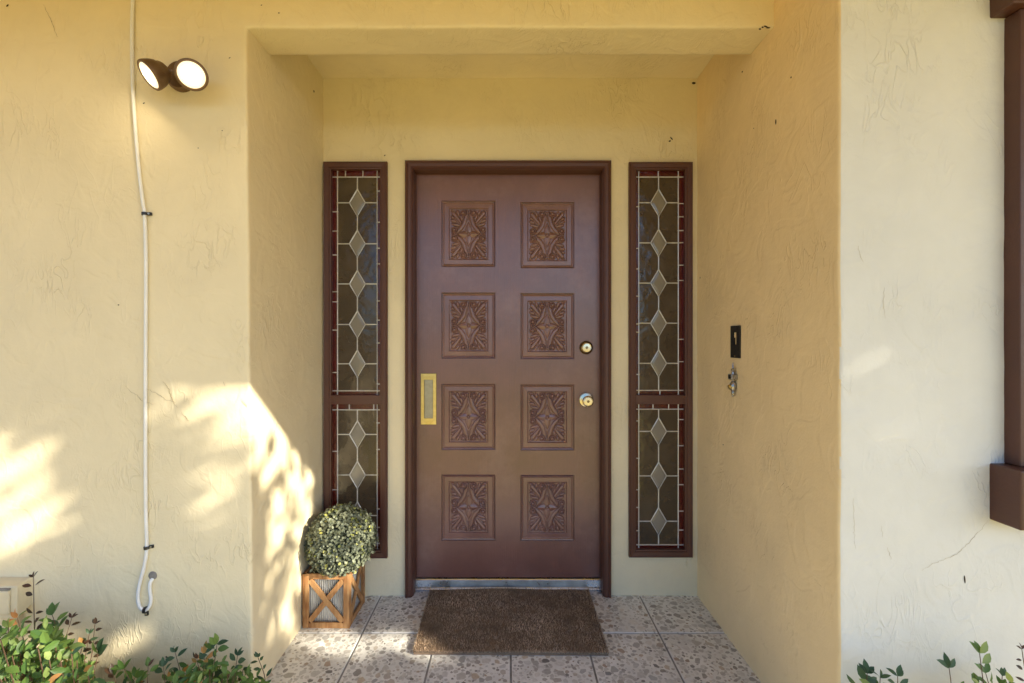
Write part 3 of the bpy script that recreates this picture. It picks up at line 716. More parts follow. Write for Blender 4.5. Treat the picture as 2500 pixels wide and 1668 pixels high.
# ------------------------------------------------------------------ twin flood lamp
lp = at(398, 172, YF)
fl_ = thing('flood_light', (lp.x, YF, lp.z), 'lit bronze twin-head flood lamp on the left wall', 'lamp')
def lpart(mb, name, m, parent=fl_, M=None, **k):
    o = mb.obj(name, m, parent, **k)
    if M is not None: o.matrix_local = M
    return o
lpart(MB().lathe([(0.052, 0), (0.052, 0.012), (0.046, 0.022), (0.02, 0.027), (0.0, 0.027)], Matrix.Rotation(R(90), 4, 'X'), 32), 'wall_plate', M_LAMPB, smooth=True, M=Matrix.Translation((0.035, 0, -0.010)))
def head(px, py, Y, aim, name='lamp_head'):
    p = at(px, py, Y); aim = Vector(aim).normalized()
    q = aim.to_track_quat('Z', 'Y').to_matrix().to_4x4()
    M = Matrix.Translation(p-fl_.location) @ q @ Matrix.Scale(0.87, 4)
    h = lpart(MB().lathe([(0.0, -0.062), (0.018, -0.060), (0.030, -0.052), (0.036, -0.044), (0.0375, -0.036), (0.044, -0.030), (0.050, -0.016), (0.0535, 0.0), (0.0545, 0.009), (0.0535, 0.013), (0.0505, 0.0150), (0.0470, 0.0150), (0.0450, 0.0110), (0.0, 0.0095)], None, 40), name, M_LAMPB, M=M, smooth=True)
    lpart(MB().lathe([(0.0450, 0.0105), (0.0430, 0.0135), (0.0335, 0.0148), (0.0325, 0.0130)], None, 40), 'lens_rim', M_LENSRIM, h, smooth=True)
    lpart(MB().lathe([(0.0328, 0.0125), (0.0250, 0.0142), (0.0, 0.0150)], None, 40), 'lens', M_LENS, h, smooth=True)
    return p, aim
p1, a1 = head(349, 171, YF-0.095, (-0.50, -0.56, -0.62))
p2, a2 = head(440, 172, YF-0.105, (0.42, -0.74, -0.46))
base = Vector((lp.x+0.012, YF-0.02, lp.z-0.008))
arm = MB()
arm.tube([x-fl_.location for x in (Vector((lp.x+0.035, YF-0.02, lp.z-0.01)), p1-a1*0.055+Vector((0.03, 0.02, 0)), p1-a1*0.05)], [0.010, 0.009, 0.010], 10)
arm.tube([x-fl_.location for x in (Vector((lp.x+0.035, YF-0.02, lp.z-0.01)), p2-a2*0.05)], [0.010, 0.010], 10)
lpart(arm, 'swivel_arm', M_LAMPB, smooth=True)

# ------------------------------------------------------------------ white cable with clips
cb = [(305, -60), (304.5, 0), (303, 80), (304, 180), (309, 270), (318, 380), (328, 465), (332, 492), (335, 600), (334.5, 760), (334, 900), (334, 1060), (335, 1180), (337, 1256), (331, 1300), (320.5, 1340), (316.5, 1372), (321, 1393), (333, 1401), (343, 1392), (346.5, 1375), (344, 1352), (346, 1335), (351, 1323)]
cpts = [at(x, y, YF-0.008) for x, y in cb]; cpts[-1].y = YF+0.01
cable = thing('cable', (cpts[2].x, YF, 0.6), 'long white cable clipped down the left wall, ending in a hooked loop', 'cable')
o = MB().tube(smooth_path(cpts, 5), 0.0056, 10).obj('sheath', M_CABLE, cable, smooth=True); o.location = -cable.location
def clip(px, py, ang, right=True):
    c = at(px, py, YF-0.008)
    M = Matrix.Translation(c-cable.location) @ Matrix.Rotation(R(ang), 4, 'Y')
    mb = MB(); N = 9
    arcp = [(0.0072*math.cos(a), -0.0072*math.sin(a)) for a in np.linspace(math.pi, 0, N)]
    for i in range(N-1):
        (xa, ya), (xb, yb) = arcp[i], arcp[i+1]
        mb.add([(xa, ya, -0.005), (xb, yb, -0.005), (xb, yb, 0.005), (xa, ya, 0.005), (xa*1.3, ya*1.3, -0.005), (xb*1.3, yb*1.3, -0.005), (xb*1.3, yb*1.3, 0.005), (xa*1.3, ya*1.3, 0.005)],
               [(0, 1, 2, 3), (7, 6, 5, 4), (0, 4, 5, 1), (3, 2, 6, 7)])
    mb.box(-0.0095, -0.006, -0.001, 0.009, -0.005, 0.005); mb.box(0.0068, 0.020, 0.001, 0.009, -0.005, 0.005)
    o = mb.obj('clip', M_CLIP, cable, weld=False, recalc=False); o.matrix_local = M
    s = MB().lathe([(0.0036, 0), (0.0032, 0.002), (0.0, 0.0028)], Matrix.Translation((0.013, 0.001, 0)) @ Matrix.Rotation(R(90), 4, 'X'), 12).obj('screw', M_SCREW, o, smooth=True)
clip(332, 491, -4); clip(337, 1257, -8); clip(333.5, 1401, 84)
pl = at(350, 1322, YF); 
o = MB().lathe([(0.0165, -0.003), (0.014, 0.0035), (0.007, 0.006), (0.0, 0.006)], Matrix.Rotation(R(90), 4, 'X') @ Matrix.Scale(1.0, 4), 14).obj('wall_putty', M_PUTTY, cable, smooth=True); o.location = Vector((pl.x+0.002, YF, pl.z+0.002))-cable.location

# ------------------------------------------------------------------ outlet box low on the left wall
ob = at(74, 1375, YF)
ut = thing('outlet_box', (ob.x-0.06, YF, 0.37), 'cream weatherproof outlet box low on the left wall above the shrub', 'outlet')
up = lambda mb, n, m=M_UTIL, **k: setattr(mb_o := mb.obj(n, m, ut, **k), 'location', -ut.location) or mb_o
bx1 = ob.x; bx0 = bx1-0.125
vs = []
for x in (bx0, bx1): vs += [(x, YF+0.003, 0.432), (x, YF-0.050, 0.424), (x, YF-0.050, 0.312), (x, YF+0.003, 0.335)]
up(MB().add(vs, [(0, 1, 2, 3), (7, 6, 5, 4), (0, 4, 5, 1), (1, 5, 6, 2), (2, 6, 7, 3)]), 'body', bevel=0.004)
up(MB().box(bx0+0.012, bx1-0.020, YF-0.0585, YF-0.049, 0.330, 0.412), 'cover', bevel=0.006)
up(MB().box(bx0+0.012, bx1-0.020, YF-0.056, YF-0.047, 0.413, 0.419), 'hinge', M_PUTTY, bevel=0.002)
up(MB().tube([((bx0+bx1)/2+0.02, YF-0.025, 0.33), ((bx0+bx1)/2+0.02, YF-0.025, -0.17)], 0.013, 12), 'conduit', smooth=True)

# ------------------------------------------------------------------ fittings on the alcove's right wall
def side_pt(px, py): return on_side(px, py, XR)
zA = lambda zx, zy: (S(1700+zx/6.535), S(760+zy/6.535))
a, b = side_pt(*zA(570, 232)), side_pt(*zA(712, 745))
y0, y1, z0, z1 = b.y, a.y, b.z, a.z        # y0 is nearer to the camera
z1 = side_pt(*zA(640, 232)).z; z0 = side_pt(*zA(640, 745)).z
pt = thing('mounting_plate', (XR, (y0+y1)/2, z0), 'black slotted mounting plate on the right alcove wall', 'plate')
lerp = lambda a, b, t: a+(b-a)*t
Yq = lambda t: lerp(y1, y0, t); Zq = lambda t: lerp(z1, z0, t)
mb = MB(); t_ = XR-0.007
def qb(u0, u1, v0, v1): mb.box(XR-0.0065, XR+0.002, min(Yq(u0), Yq(u1)), max(Yq(u0), Yq(u1)), min(Zq(v0), Zq(v1)), max(Zq(v0), Zq(v1)))
us = [0, 0.24, 0.38, 0.66, 1]; vz = [0, 0.205, 0.37, 0.585, 1]
for i in range(4):
    for j in range(4):
        if (j == 1 and i in (1, 2)) or (j == 2 and i == 2): continue
        qb(us[i], us[i+1], vz[j], vz[j+1])
bm_ = mb.mesh('plate', weld=True)
# merge the cells into one plate: drop faces shared by two cells
bm2 = bmesh.new(); bm2.from_mesh(bm_); seen = {}
for f in list(bm2.faces): seen.setdefault(tuple(sorted(v.index for v in f.verts)), []).append(f)
bmesh.ops.delete(bm2, geom=[f for L in seen.values() if len(L) > 1 for f in L], context='FACES'); bm2.to_mesh(bm_); bm2.free()
o = link('plate', bm_, M_BLACK, pt); o.location = -pt.location
o = MB().lathe([(0.004, 0), (0.0035, 0.002), (0, 0.0026)], Matrix.Translation((XR-0.0065, (y0+y1)/2, z0+0.008)) @ Matrix.Rotation(R(-90), 4, 'Y'), 10).obj('screw', M_DKBR, pt, smooth=True); o.location = -pt.location

c0 = side_pt(*zA(632, 1100)); K = 6.535*1.06383*FPX/c0.y
fin = thing('door_ornament', (XR, c0.y, c0.z-0.04), 'small aged silver spired ornament with a round knob below the black plate', 'ornament')
def fz(zy): return c0.z-(zy-1100)/K
def fo(mb, n, m, **k): o = mb.obj(n, m, fin, **k); o.location = -fin.location; return o
cx_, cy_ = XR-0.012, c0.y
prf = [(0, 815), (7, 822), (5, 832), (9, 842), (7, 852), (10, 862), (11, 880), (15, 905), (22, 925), (33, 936), (33, 944), (20, 952), (16, 960), (22, 972), (20, 985), (26, 1000), (26, 1004)]
fo(MB().lathe([(r/K, fz(y)) for r, y in reversed(prf)], Matrix.Translation((cx_, cy_, 0)), 18), 'spire', M_SILVER, smooth=True)
fo(MB().box(XR-0.026, XR+0.001, cy_-62/K, cy_+62/K, fz(1092), fz(1003)), 'block', M_SILVER, bevel=0.003)
fo(MB().box(XR-0.0275, XR-0.024, cy_-0.002, cy_+40/K, fz(1072), fz(1022)), 'inset', M_BLACK, bevel=0.0005)
prf = [(20, 1096), (16, 1110), (26, 1125), (42, 1150), (52, 1180), (54, 1205), (46, 1240), (32, 1268), (24, 1280), (27, 1290), (24, 1320), (20, 1350), (10, 1362), (0, 1365)]
fo(MB().lathe([(r/K, fz(y)) for r, y in reversed(prf)], Matrix.Translation((cx_, cy_, 0)), 20), 'drop', M_SILVER, smooth=True)
fo(MB().lathe([(40/K, 0), (46/K, 0.004), (44/K, 0.009), (30/K, 0.012), (0, 0.013)], Matrix.Translation((cx_-0.006, cy_+0.002, fz(1205))) @ Matrix.Rotation(R(-115), 4, 'Y') , 20), 'knob', M_BRASS, smooth=True)

# ------------------------------------------------------------------ door mat
mat_root = thing('door_mat', (0.008, 2.05, 0), 'brown coir doormat lying on the tiles before the door', 'doormat')
MXc = [(-0.392, 2.272), (0.400, 2.276), (0.399, 1.816), (-0.381, 1.822)]
def mat_xy(s, t):
    a = Vector(MXc[0]).lerp(Vector(MXc[1]), s); b = Vector(MXc[3]).lerp(Vector(MXc[2]), s); p = a.lerp(b, t)
    return p
def mat_z(s, t): return 0.0125+0.0018*math.sin(s*9+t*3)+0.009*math.exp(-((s-0.45)/0.22)**2)*max(0, 1-t/0.18)
mb = MB(); NS, NT = 40, 24
for j in range(NT+1):
    for i in range(NS+1):
        p = mat_xy(i/NS, j/NT); mb.v.append((p.x, p.y, mat_z(i/NS, j/NT)))
for j in range(NT):
    for i in range(NS): k = j*(NS+1)+i; mb.f.append((k, k+1, k+NS+2, k+NS+1))
rim = [j*0+i for i in range(NS+1)]+[j*(NS+1)+NS for j in range(1, NT+1)]+[NT*(NS+1)+i for i in range(NS-1, -1, -1)]+[j*(NS+1) for j in range(NT-1, 0, -1)]
k0 = len(mb.v); mb.v += [(mb.v[i][0], mb.v[i][1], 0.001) for i in rim]
for i in range(len(rim)): mb.f.append((rim[i], k0+i, k0+(i+1) % len(rim), rim[(i+1) % len(rim)]))
o = mb.obj('mat_base', M_COIR, mat_root); o.location = -mat_root.location
NF = 26000; vs = []; fs = []; cl = []
r2 = random.Random(3)
for k in range(NF):
    s, t = r2.random(), r2.random()
    if k % 14 == 0: s = r2.choice((0.001, 0.999))
    if k % 14 == 1: t = 0.999
    p = mat_xy(s, t); z = mat_z(s, t)-0.003; L = r2.uniform(0.005, 0.012); w = 0.0010; a = r2.uniform(0, math.pi*2); tl = r2.uniform(0, 0.7)
    lx, ly = math.cos(a)*L*tl, math.sin(a)*L*tl; b = a+1.57
    dx, dy = math.cos(b)*w, math.sin(b)*w; i0 = len(vs)
    vs += [(p.x-dx, p.y-dy, z), (p.x+dx, p.y+dy, z), (p.x+lx+dx*0.4, p.y+ly+dy*0.4, z+L), (p.x+lx-dx*0.4, p.y+ly-dy*0.4, z+L)]; fs.append((i0, i0+1, i0+2, i0+3))
    wear = 0.75+0.5*noise.noise(Vector((p.x*4, p.y*4, 3)))+0.35*noise.noise(Vector((p.x*17, p.y*17, 9)))
    g = max(0.35, wear)*r2.uniform(0.6, 1.5); cl.append((0.48*g, 0.345*g, 0.235*g))
me = bpy.data.meshes.new('coir_pile'); me.from_pydata(vs, [], fs)
ca = me.color_attributes.new('tint', 'FLOAT_COLOR', 'CORNER'); ca.data.foreach_set('color', [q for c in cl for _ in range(4) for q in (*c, 1)])
o = link('coir_pile', me, M_FIBRE, mat_root); o.location = -mat_root.location; o['kind'] = 'stuff'

# ------------------------------------------------------------------ planter box and topiary ball
BW, BH = 0.206, 0.236
PY0 = 1.988; PX0 = -0.899
pc = Vector((PX0+BW/2, PY0+BW/2, 0.001))
box = thing('planter_box', pc, 'square wooden planter with crossed slats over corrugated metal, left of the door', 'planter')
box.rotation_euler = (0, 0, R(-1.0))
T = 0.011; Wd = 0.0265
def side(M):
    def p(mb, n, m, bev=0.0012): o = mb.obj(n, m, box, bevel=bev); o.matrix_local = M; return o
    w = BW/2
    p(MB().box(-w, -w+Wd, -w, -w+T, 0.0, BH), 'upright', M_WOOD); p(MB().box(w-Wd, w, -w+0.0003, -w+T, 0.0, BH), 'upright', M_WOOD)
    p(MB().box(-w+Wd+0.0004, w-Wd-0.0004, -w+0.0006, -w+T, 0.0, Wd*0.86), 'rail', M_WOOD); p(MB().box(-w+Wd+0.0004, w-Wd-0.0004, -w+0.0006, -w+T, BH-Wd*0.86, BH), 'rail', M_WOOD)
    a, b = (-w+Wd, BH-Wd*0.86), (w-Wd, Wd*0.86)
    def slat(p0, p1, y0, y1, cut=None):
        d = Vector((p1[0]-p0[0], p1[1]-p0[1])); L = d.length; d /= L; nrm = Vector((-d.y, d.x))*0.0115
        k = 0.006
        P0 = Vector(p0)+d*k; P1 = Vector(p1)-d*k
        if cut: P0, P1 = Vector(p0)+d*(L*cut[0]), Vector(p0)+d*(L*cut[1])
        if cut and cut[0] == 0: P0 += d*k
        if cut and cut[1] == 1: P1 -= d*k
        poly = [P0-nrm, P0+nrm, P1+nrm, P1-nrm]
        p(MB().prism([(q.x, q.y) for q in poly], y0, y1), 'cross_slat', M_WOOD, 0.0008)
    slat(a, b, -w+0.0014, -w+T-0.001)
    ang = 0.5; 
    slat((a[0], b[1]), (b[0], a[1]), -w+0.0018, -w+T-0.001, (0, 0.452)); slat((a[0], b[1]), (b[0], a[1]), -w+0.0018, -w+T-0.001, (0.548, 1))
    # corrugated sheet
    mb = MB(); n = 120; amp = 0.0028
    xs_ = np.linspace(-w+0.012, w-0.012, n); ys_ = -w+T+0.0034+amp*np.sin(xs_*2*math.pi/0.0098)
    for x, y in zip(xs_, ys_): mb.v += [(x, y, 0.006), (x, y, BH-0.006)]
    mb.f = [(2*i, 2*i+2, 2*i+3, 2*i+1) for i in range(n-1)]
    o = mb.obj('corrugated_sheet', M_GALV, box, smooth=False, recalc=False); o.matrix_local = M
    for q in o.data.polygons: q.use_smooth = True
for k in range(4): side(Matrix.Rotation(k*math.pi/2, 4, 'Z'))
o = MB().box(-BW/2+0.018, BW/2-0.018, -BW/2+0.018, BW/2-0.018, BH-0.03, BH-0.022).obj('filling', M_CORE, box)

bc = Vector((-0.757, 2.063, 0.357))
RB = 0.148
top = thing('topiary_ball', (bc.x, bc.y, BH-0.03), 'round clipped grey-green topiary ball sitting in the wooden planter', 'plant')
def add_leaf(vs, fs, p, nrm, size, roll, asp=0.8, cup=0.15):
    n = nrm.normalized(); a = n.orthogonal().normalized(); b = n.cross(a)
    d = a*math.cos(roll)+b*math.sin(roll); w = n.cross(d)
    k = len(vs); L = size; W = size*asp*0.5
    vs += [p, p+d*L*0.3+w*W+n*L*cup, p+d*L*0.75+w*W*0.85+n*L*cup, p+d*L, p+d*L*0.75-w*W*0.85+n*L*cup, p+d*L*0.3-w*W+n*L*cup]
    fs += [(k, k+1, k+2, k+3), (k, k+3, k+4, k+5)]
rb = random.Random(8)
for m, cnt, nm in ((M_BOX, 5800, 'foliage'), (M_BOX2, 1000, 'yellow_foliage')):
    vs, fs = [], []
    for k in range(cnt):
        d = Vector((rb.gauss(0, 1), rb.gauss(0, 1), rb.gauss(0, 1))).normalized()
        if d.z < -0.93: continue
        if m is M_BOX2 and noise.noise(d*2.6+Vector((5, 1, 2))) < 0.02: continue
        rr = RB*(rb.uniform(0.86, 1.02)+0.06*noise.noise(d*4)+(0.06 if rb.random() < 0.03 else 0))
        p = bc+Vector((d.x*rr, d.y*rr, d.z*rr))-top.location
        if p.x+top.location.x < XL+0.006: p.x = XL+0.006-top.location.x
        nrm = (d+Vector((rb.gauss(0, 0.55), rb.gauss(0, 0.55), rb.gauss(0, 0.55)+0.25))).normalized()
        add_leaf(vs, fs, p, nrm, rb.uniform(0.009, 0.0155), rb.uniform(0, 6.28), rb.uniform(0.75, 1.0), 0.12)
    me = bpy.data.meshes.new(nm); me.from_pydata([tuple(v) for v in vs], [], fs)
    o = link(nm, me, m, top); o['kind'] = 'stuff'
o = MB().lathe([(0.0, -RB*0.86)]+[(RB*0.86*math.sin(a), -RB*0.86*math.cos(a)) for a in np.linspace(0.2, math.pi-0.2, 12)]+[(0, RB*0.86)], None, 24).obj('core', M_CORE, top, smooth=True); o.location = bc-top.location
o = MB().tube([(0, 0, -0.01), (0, 0, bc.z-top.location.z)], 0.012, 8).obj('stem', M_STEM, top)

# ------------------------------------------------------------------ shrubs along the foot of the walls
def leaf_mesh(name, m, L, W, fold=0.25, curl=0.2):
    vs = []; n = 5
    prof_ = [0.0, 0.75, 1.0, 0.72, 0.0]
    for i in range(n):
        t = i/(n-1); x = L*t; z = -curl*L*t*t; w = W/2*prof_[i]
        vs += [(x, 0, z), (x, w, z+fold*w), (x, -w, z+fold*w)]
    fs = []
    for i in range(n-1): a, b = 3*i, 3*i+3; fs += [(a, b, b+1, a+1), (a, a+2, b+2, b)]
    me = bpy.data.meshes.new(name); me.from_pydata(vs, [], fs); me.materials.append(m)
    for p in me.polygons: p.use_smooth = True
    me.update(); return me
LM = {}
for key, m in (('g', M_LEAF), ('l', M_LEAF2), ('o', M_LEAF3), ('b', M_LEAF4), ('d', M_LEAFB)):
    LM[key] = [leaf_mesh('leaf', m, 1.0, w, f, c) for w, f, c in ((0.46, 0.3, 0.15), (0.40, 0.2, 0.3), (0.52, 0.35, 0.05))]
rs = random.Random(21)
def put_leaf(parent, p, d, size, key):
    """one leaflet at p pointing along d, its face turned up and to the light"""
    d = d.normalized(); up = Vector((rs.gauss(0, 0.35), -0.75+rs.gauss(0, 0.3), 0.65+rs.gauss(0, 0.3)))
    y = up.cross(d)
    if y.length < 1e-3: y = Vector((1, 0, 0))
    y.normalize(); z = d.cross(y)
    o = link('leaf', rs.choice(LM[key]), None, parent)
    M = Matrix((d, y, z)).transposed().to_4x4(); M.translation = p; o.matrix_local = M @ Matrix.Scale(size, 4)
    return o
def spray(parent, stem_mb, p0, p1, sag, keys, size, pairs, trio=True):
    """an arching stem from p0 to p1 with opposite leaflets on its upper part"""
    mid = (p0+p1)/2+sag; pts = smooth_path([p0, mid, p1], 6)
    stem_mb.tube(pts, [0.0022-0.0014*i/len(pts) for i in range(len(pts))], 5)
    ax = (pts[-1]-pts[-3]).normalized(); sidev = ax.cross(Vector((0, -1, 0.3))).normalized()
    for k in range(pairs):
        t = 0.5+0.42*k/max(1, pairs-1) if pairs > 1 else 0.7; i = min(len(pts)-1, int(t*(len(pts)-1))); q = pts[i]
        for sg in (-1, 1):
            if rs.random() < 0.12: continue
            d = sidev*sg+ax*0.65+Vector((rs.gauss(0, 0.25), rs.gauss(0, 0.25), rs.gauss(0, 0.25)))
            put_leaf(parent, q+d*0.004, d, size*rs.uniform(0.9, 1.35), rs.choice(keys))
    if trio:
        for a in (-0.8, 0, 0.8):
            d = ax+sidev*a+Vector((rs.gauss(0, 0.15), rs.gauss(0, 0.2), rs.gauss(0, 0.15))); put_leaf(parent, pts[-1], d, size*rs.uniform(0.8, 1.15), rs.choice(keys))
def shrub(name, base, label, tips, fill, group='shrubs at the foot of the walls', fillkeys='gggdl', fsize=0.04):
    """tips: (px, py, depth, keys, size, pairs); fill: (count, x-range, py-top function, depth range)"""
    root = thing(name, base, label, 'shrub', group)
    stem = MB(); L = root.location
    for px, py, Y, keys, size, pairs in tips:
        tip = at(px, py, Y)-L; b0 = Vector((tip.x*0.55+rs.gauss(0, 0.02), rs.uniform(-0.03, 0.05), 0))
        b0 = b0.lerp(tip, 0.45); b0.x += rs.gauss(0, 0.01)
        stem.tube([Vector((b0.x*0.5, 0, 0)), b0], [0.004, 0.0024], 5)
        spray(root, stem, b0, tip, Vector((rs.gauss(0, 0.012), rs.gauss(0, 0.012), 0.01)), keys, size, pairs)
    cnt, xr_, topf, yr, keys = fill
    for k in range(cnt):
        px = rs.uniform(*xr_); t0 = topf(px); py = t0+(rs.random()**0.8)*(1640-t0); Y = rs.uniform(*yr)
        p = at(px, py, Y)-L
        d = Vector((rs.gauss(0, 1), rs.gauss(0, 0.5)-0.35, rs.gauss(0.1, 0.7)))
        put_leaf(root, p, d, fsize*rs.uniform(0.65, 1.2), rs.choice(keys))
        if k % 3 == 0: stem.tube([Vector((p.x*0.6, 0.0, 0)), p], [0.003, 0.0012], 4)
    stem.obj('stem', M_STEM, root, smooth=True, weld=False)
    # inner leaf mass below the frame and behind the outer leaves
    vs, fs = [], []
    for k in range(int(cnt*5)):
        px = rs.uniform(xr_[0], xr_[1]); t0 = topf(px)+14; py = rs.uniform(t0, 1800)
        p = at(px, py, rs.uniform(yr[0]+0.03, yr[1]+0.02))-L
        if p.z+L.z < -0.14: continue
        add_leaf(vs, fs, p, Vector((rs.gauss(0, 0.6), -0.8, 0.6+rs.gauss(0, 0.4))), fsize*rs.uniform(0.7, 1.1), rs.uniform(0, 6.28), 0.5, 0.1)
    me = bpy.data.meshes.new('inner_foliage'); me.from_pydata([tuple(v) for v in vs], [], fs)
    o = link('inner_foliage', me, M_LEAF if 'l' in keys else M_LEAFB, root); o['kind'] = 'stuff'
    return root
def interp(tab): return lambda x: float(np.interp(x, [t[0] for t in tab], [t[1] for t in tab]))
GZ = -0.165
shrub('shrub', (-1.42, 1.40, GZ), 'dense green and orange leafed shrub under the outlet box at lower left',
      [(77, 1325, 1.47, 'b', 0.021, 6), (218, 1432, 1.46, 'b', 0.020, 7), (165, 1418, 1.47, 'b', 0.020, 6), (205, 1455, 1.45, 'bd', 0.02, 4), (120, 1412, 1.42, 'gl', 0.036, 2), (40, 1418, 1.42, 'go', 0.034, 2),
       (225, 1500, 1.36, 'gd', 0.046, 1), (190, 1480, 1.42, 'bo', 0.024, 3), (20, 1440, 1.40, 'gl', 0.034, 2), (135, 1440, 1.42, 'gd', 0.036, 2)],
      (270, (-60, 215), interp([(-60, 1440), (0, 1445), (60, 1440), (100, 1425), (140, 1440), (170, 1490), (215, 1540)]), (1.25, 1.46), 'gllglllgogld'), fsize=0.037)
shrub('shrub', (-0.95, 1.42, GZ), 'low green shrub with a few red leaves at the left alcove corner',
      [(402, 1497, 1.46, 'd', 0.024, 3), (498, 1478, 1.45, 'dg', 0.036, 2), (592, 1508, 1.48, 'd', 0.020, 4), (545, 1505, 1.46, 'd', 0.026, 2), (452, 1512, 1.46, 'bo', 0.022, 2), (375, 1530, 1.44, 'd', 0.028, 2), (285, 1535, 1.43, 'g', 0.04, 1), (340, 1530, 1.44, 'gb', 0.026, 2), (470, 1500, 1.44, 'do', 0.03, 2)],
      (170, (380, 600), interp([(230, 1560), (380, 1545), (430, 1520), (480, 1500), (560, 1520), (600, 1545)]), (1.36, 1.50), 'gdgglgbdo'), fsize=0.029)
shrub('shrub', (-1.16, 1.40, GZ), 'sparse low sprigs between the two left shrubs',
      [(310, 1555, 1.44, 'gd', 0.032, 2), (260, 1548, 1.42, 'gb', 0.03, 2)],
      (40, (235, 380), interp([(230, 1565), (300, 1555), (380, 1560)]), (1.36, 1.48), 'dggb'), fsize=0.032)
shrub('shrub', (0.98, 1.14, GZ), 'dark leaf tips beside the right wall corner at the bottom edge',
      [(1990, 1546, 1.19, 'd', 0.030, 2), (2060, 1552, 1.19, 'd', 0.026, 2), (2020, 1556, 1.18, 'd', 0.03, 2)],
      (30, (1960, 2075), interp([(1960, 1568), (2010, 1560), (2075, 1572)]), (1.12, 1.2), 'dggl'), fsize=0.028)
shrub('shrub', (1.24, 1.14, GZ), 'green leafed sprigs below the brown window at lower right',
      [(2178, 1533, 1.19, 'd', 0.034, 1), (2248, 1500, 1.18, 'gl', 0.034, 2), (2345, 1490, 1.20, 'b', 0.014, 6), (2262, 1545, 1.19, 'g', 0.028, 3), (2300, 1552, 1.2, 'gd', 0.024, 3)],
      (40, (2170, 2380), interp([(2170, 1570), (2230, 1548), (2290, 1560), (2380, 1575)]), (1.12, 1.2), 'gggl'), fsize=0.028)

# ------------------------------------------------------------------ the tree whose shade falls on the entrance, unseen, right of the camera; crown shaped to place the sun patches
DIR = -TO_SUN
def landing(p):
    """photo point where the sun ray past p lands"""
    def tpl(ax, c): return (c-p[ax])/DIR[ax]
    t = tpl(1, YR); q = p+DIR*t
    if q.x > XR: hit = q
    else:
        t = tpl(1, YF); q = p+DIR*t
        if q.x < XL: hit = q
        else: hit = p+DIR*min(tpl(0, XL), tpl(2, 0.0), tpl(1, YW))
    if hit.z < -0.04 or (hit.z < 0.02 and hit.y < 1.56) or hit.y < 0.3: return None      # leaf left out: ground before the porch kept sunlit for its bounce
    return VX+hit.x*FPX/hit.y, VY-(hit.z-H)*FPX/hit.y
GAPS = [(28, 1125, 95, 150, 0, .92), (0, 1190, 118, 110, 0, .92), (300, 892, 125, 16, 0, .93), (470, 900, 118, 30, 0, .95), (485, 968, 72, 28, 12, .86), (560, 940, 22, 56, 0, .85),
        (490, 1090, 72, 34, 25, .96), (480, 1190, 68, 38, 35, .96), (300, 1468, 95, 28, 33, .95), (170, 985, 38, 16, 30, .6), (190, 1105, 58, 14, 20, .55), (215, 1215, 40, 15, 28, .6), (345, 1190, 36, 13, 30, .45),
        (600, 960, 34, 82, -25, .92), (592, 1040, 13, 75, 0, .85), (634, 1150, 28, 130, 0, .88), (680, 1100, 34, 62, -35, .85), (642, 1290, 12, 60, 0, .85), (612, 1310, 11, 30, 0, .9), (612, 1445, 16, 44, 15, .88), (655, 1400, 24, 70, 0, .7), (708, 1270, 38, 105, 0, .93), (695, 1180, 24, 44, 0, .85),
        (850, 1484, 165, 27, 0, 1), (985, 1480, 36, 26, 0, 1), (700, 1480, 60, 18, 0, .8), (645, 1000, 140, 20, -56, .93), (-170, 1610, 190, 90, 0, .92), (-60, 1560, 120, 60, 0, .9), (70, 1520, 150, 80, 0, .9)]
def open_gap(px, py):
    best = 0
    for cx, cy, a, b, th, s in GAPS:
        c_, s_ = math.cos(R(-th)), math.sin(R(-th)); x = (px-cx)*c_+(py-cy)*s_; y = -(px-cx)*s_+(py-cy)*c_
        q = (x/a)**2+(y/b)**2
        if q < 1: best = max(best, s)
    return best
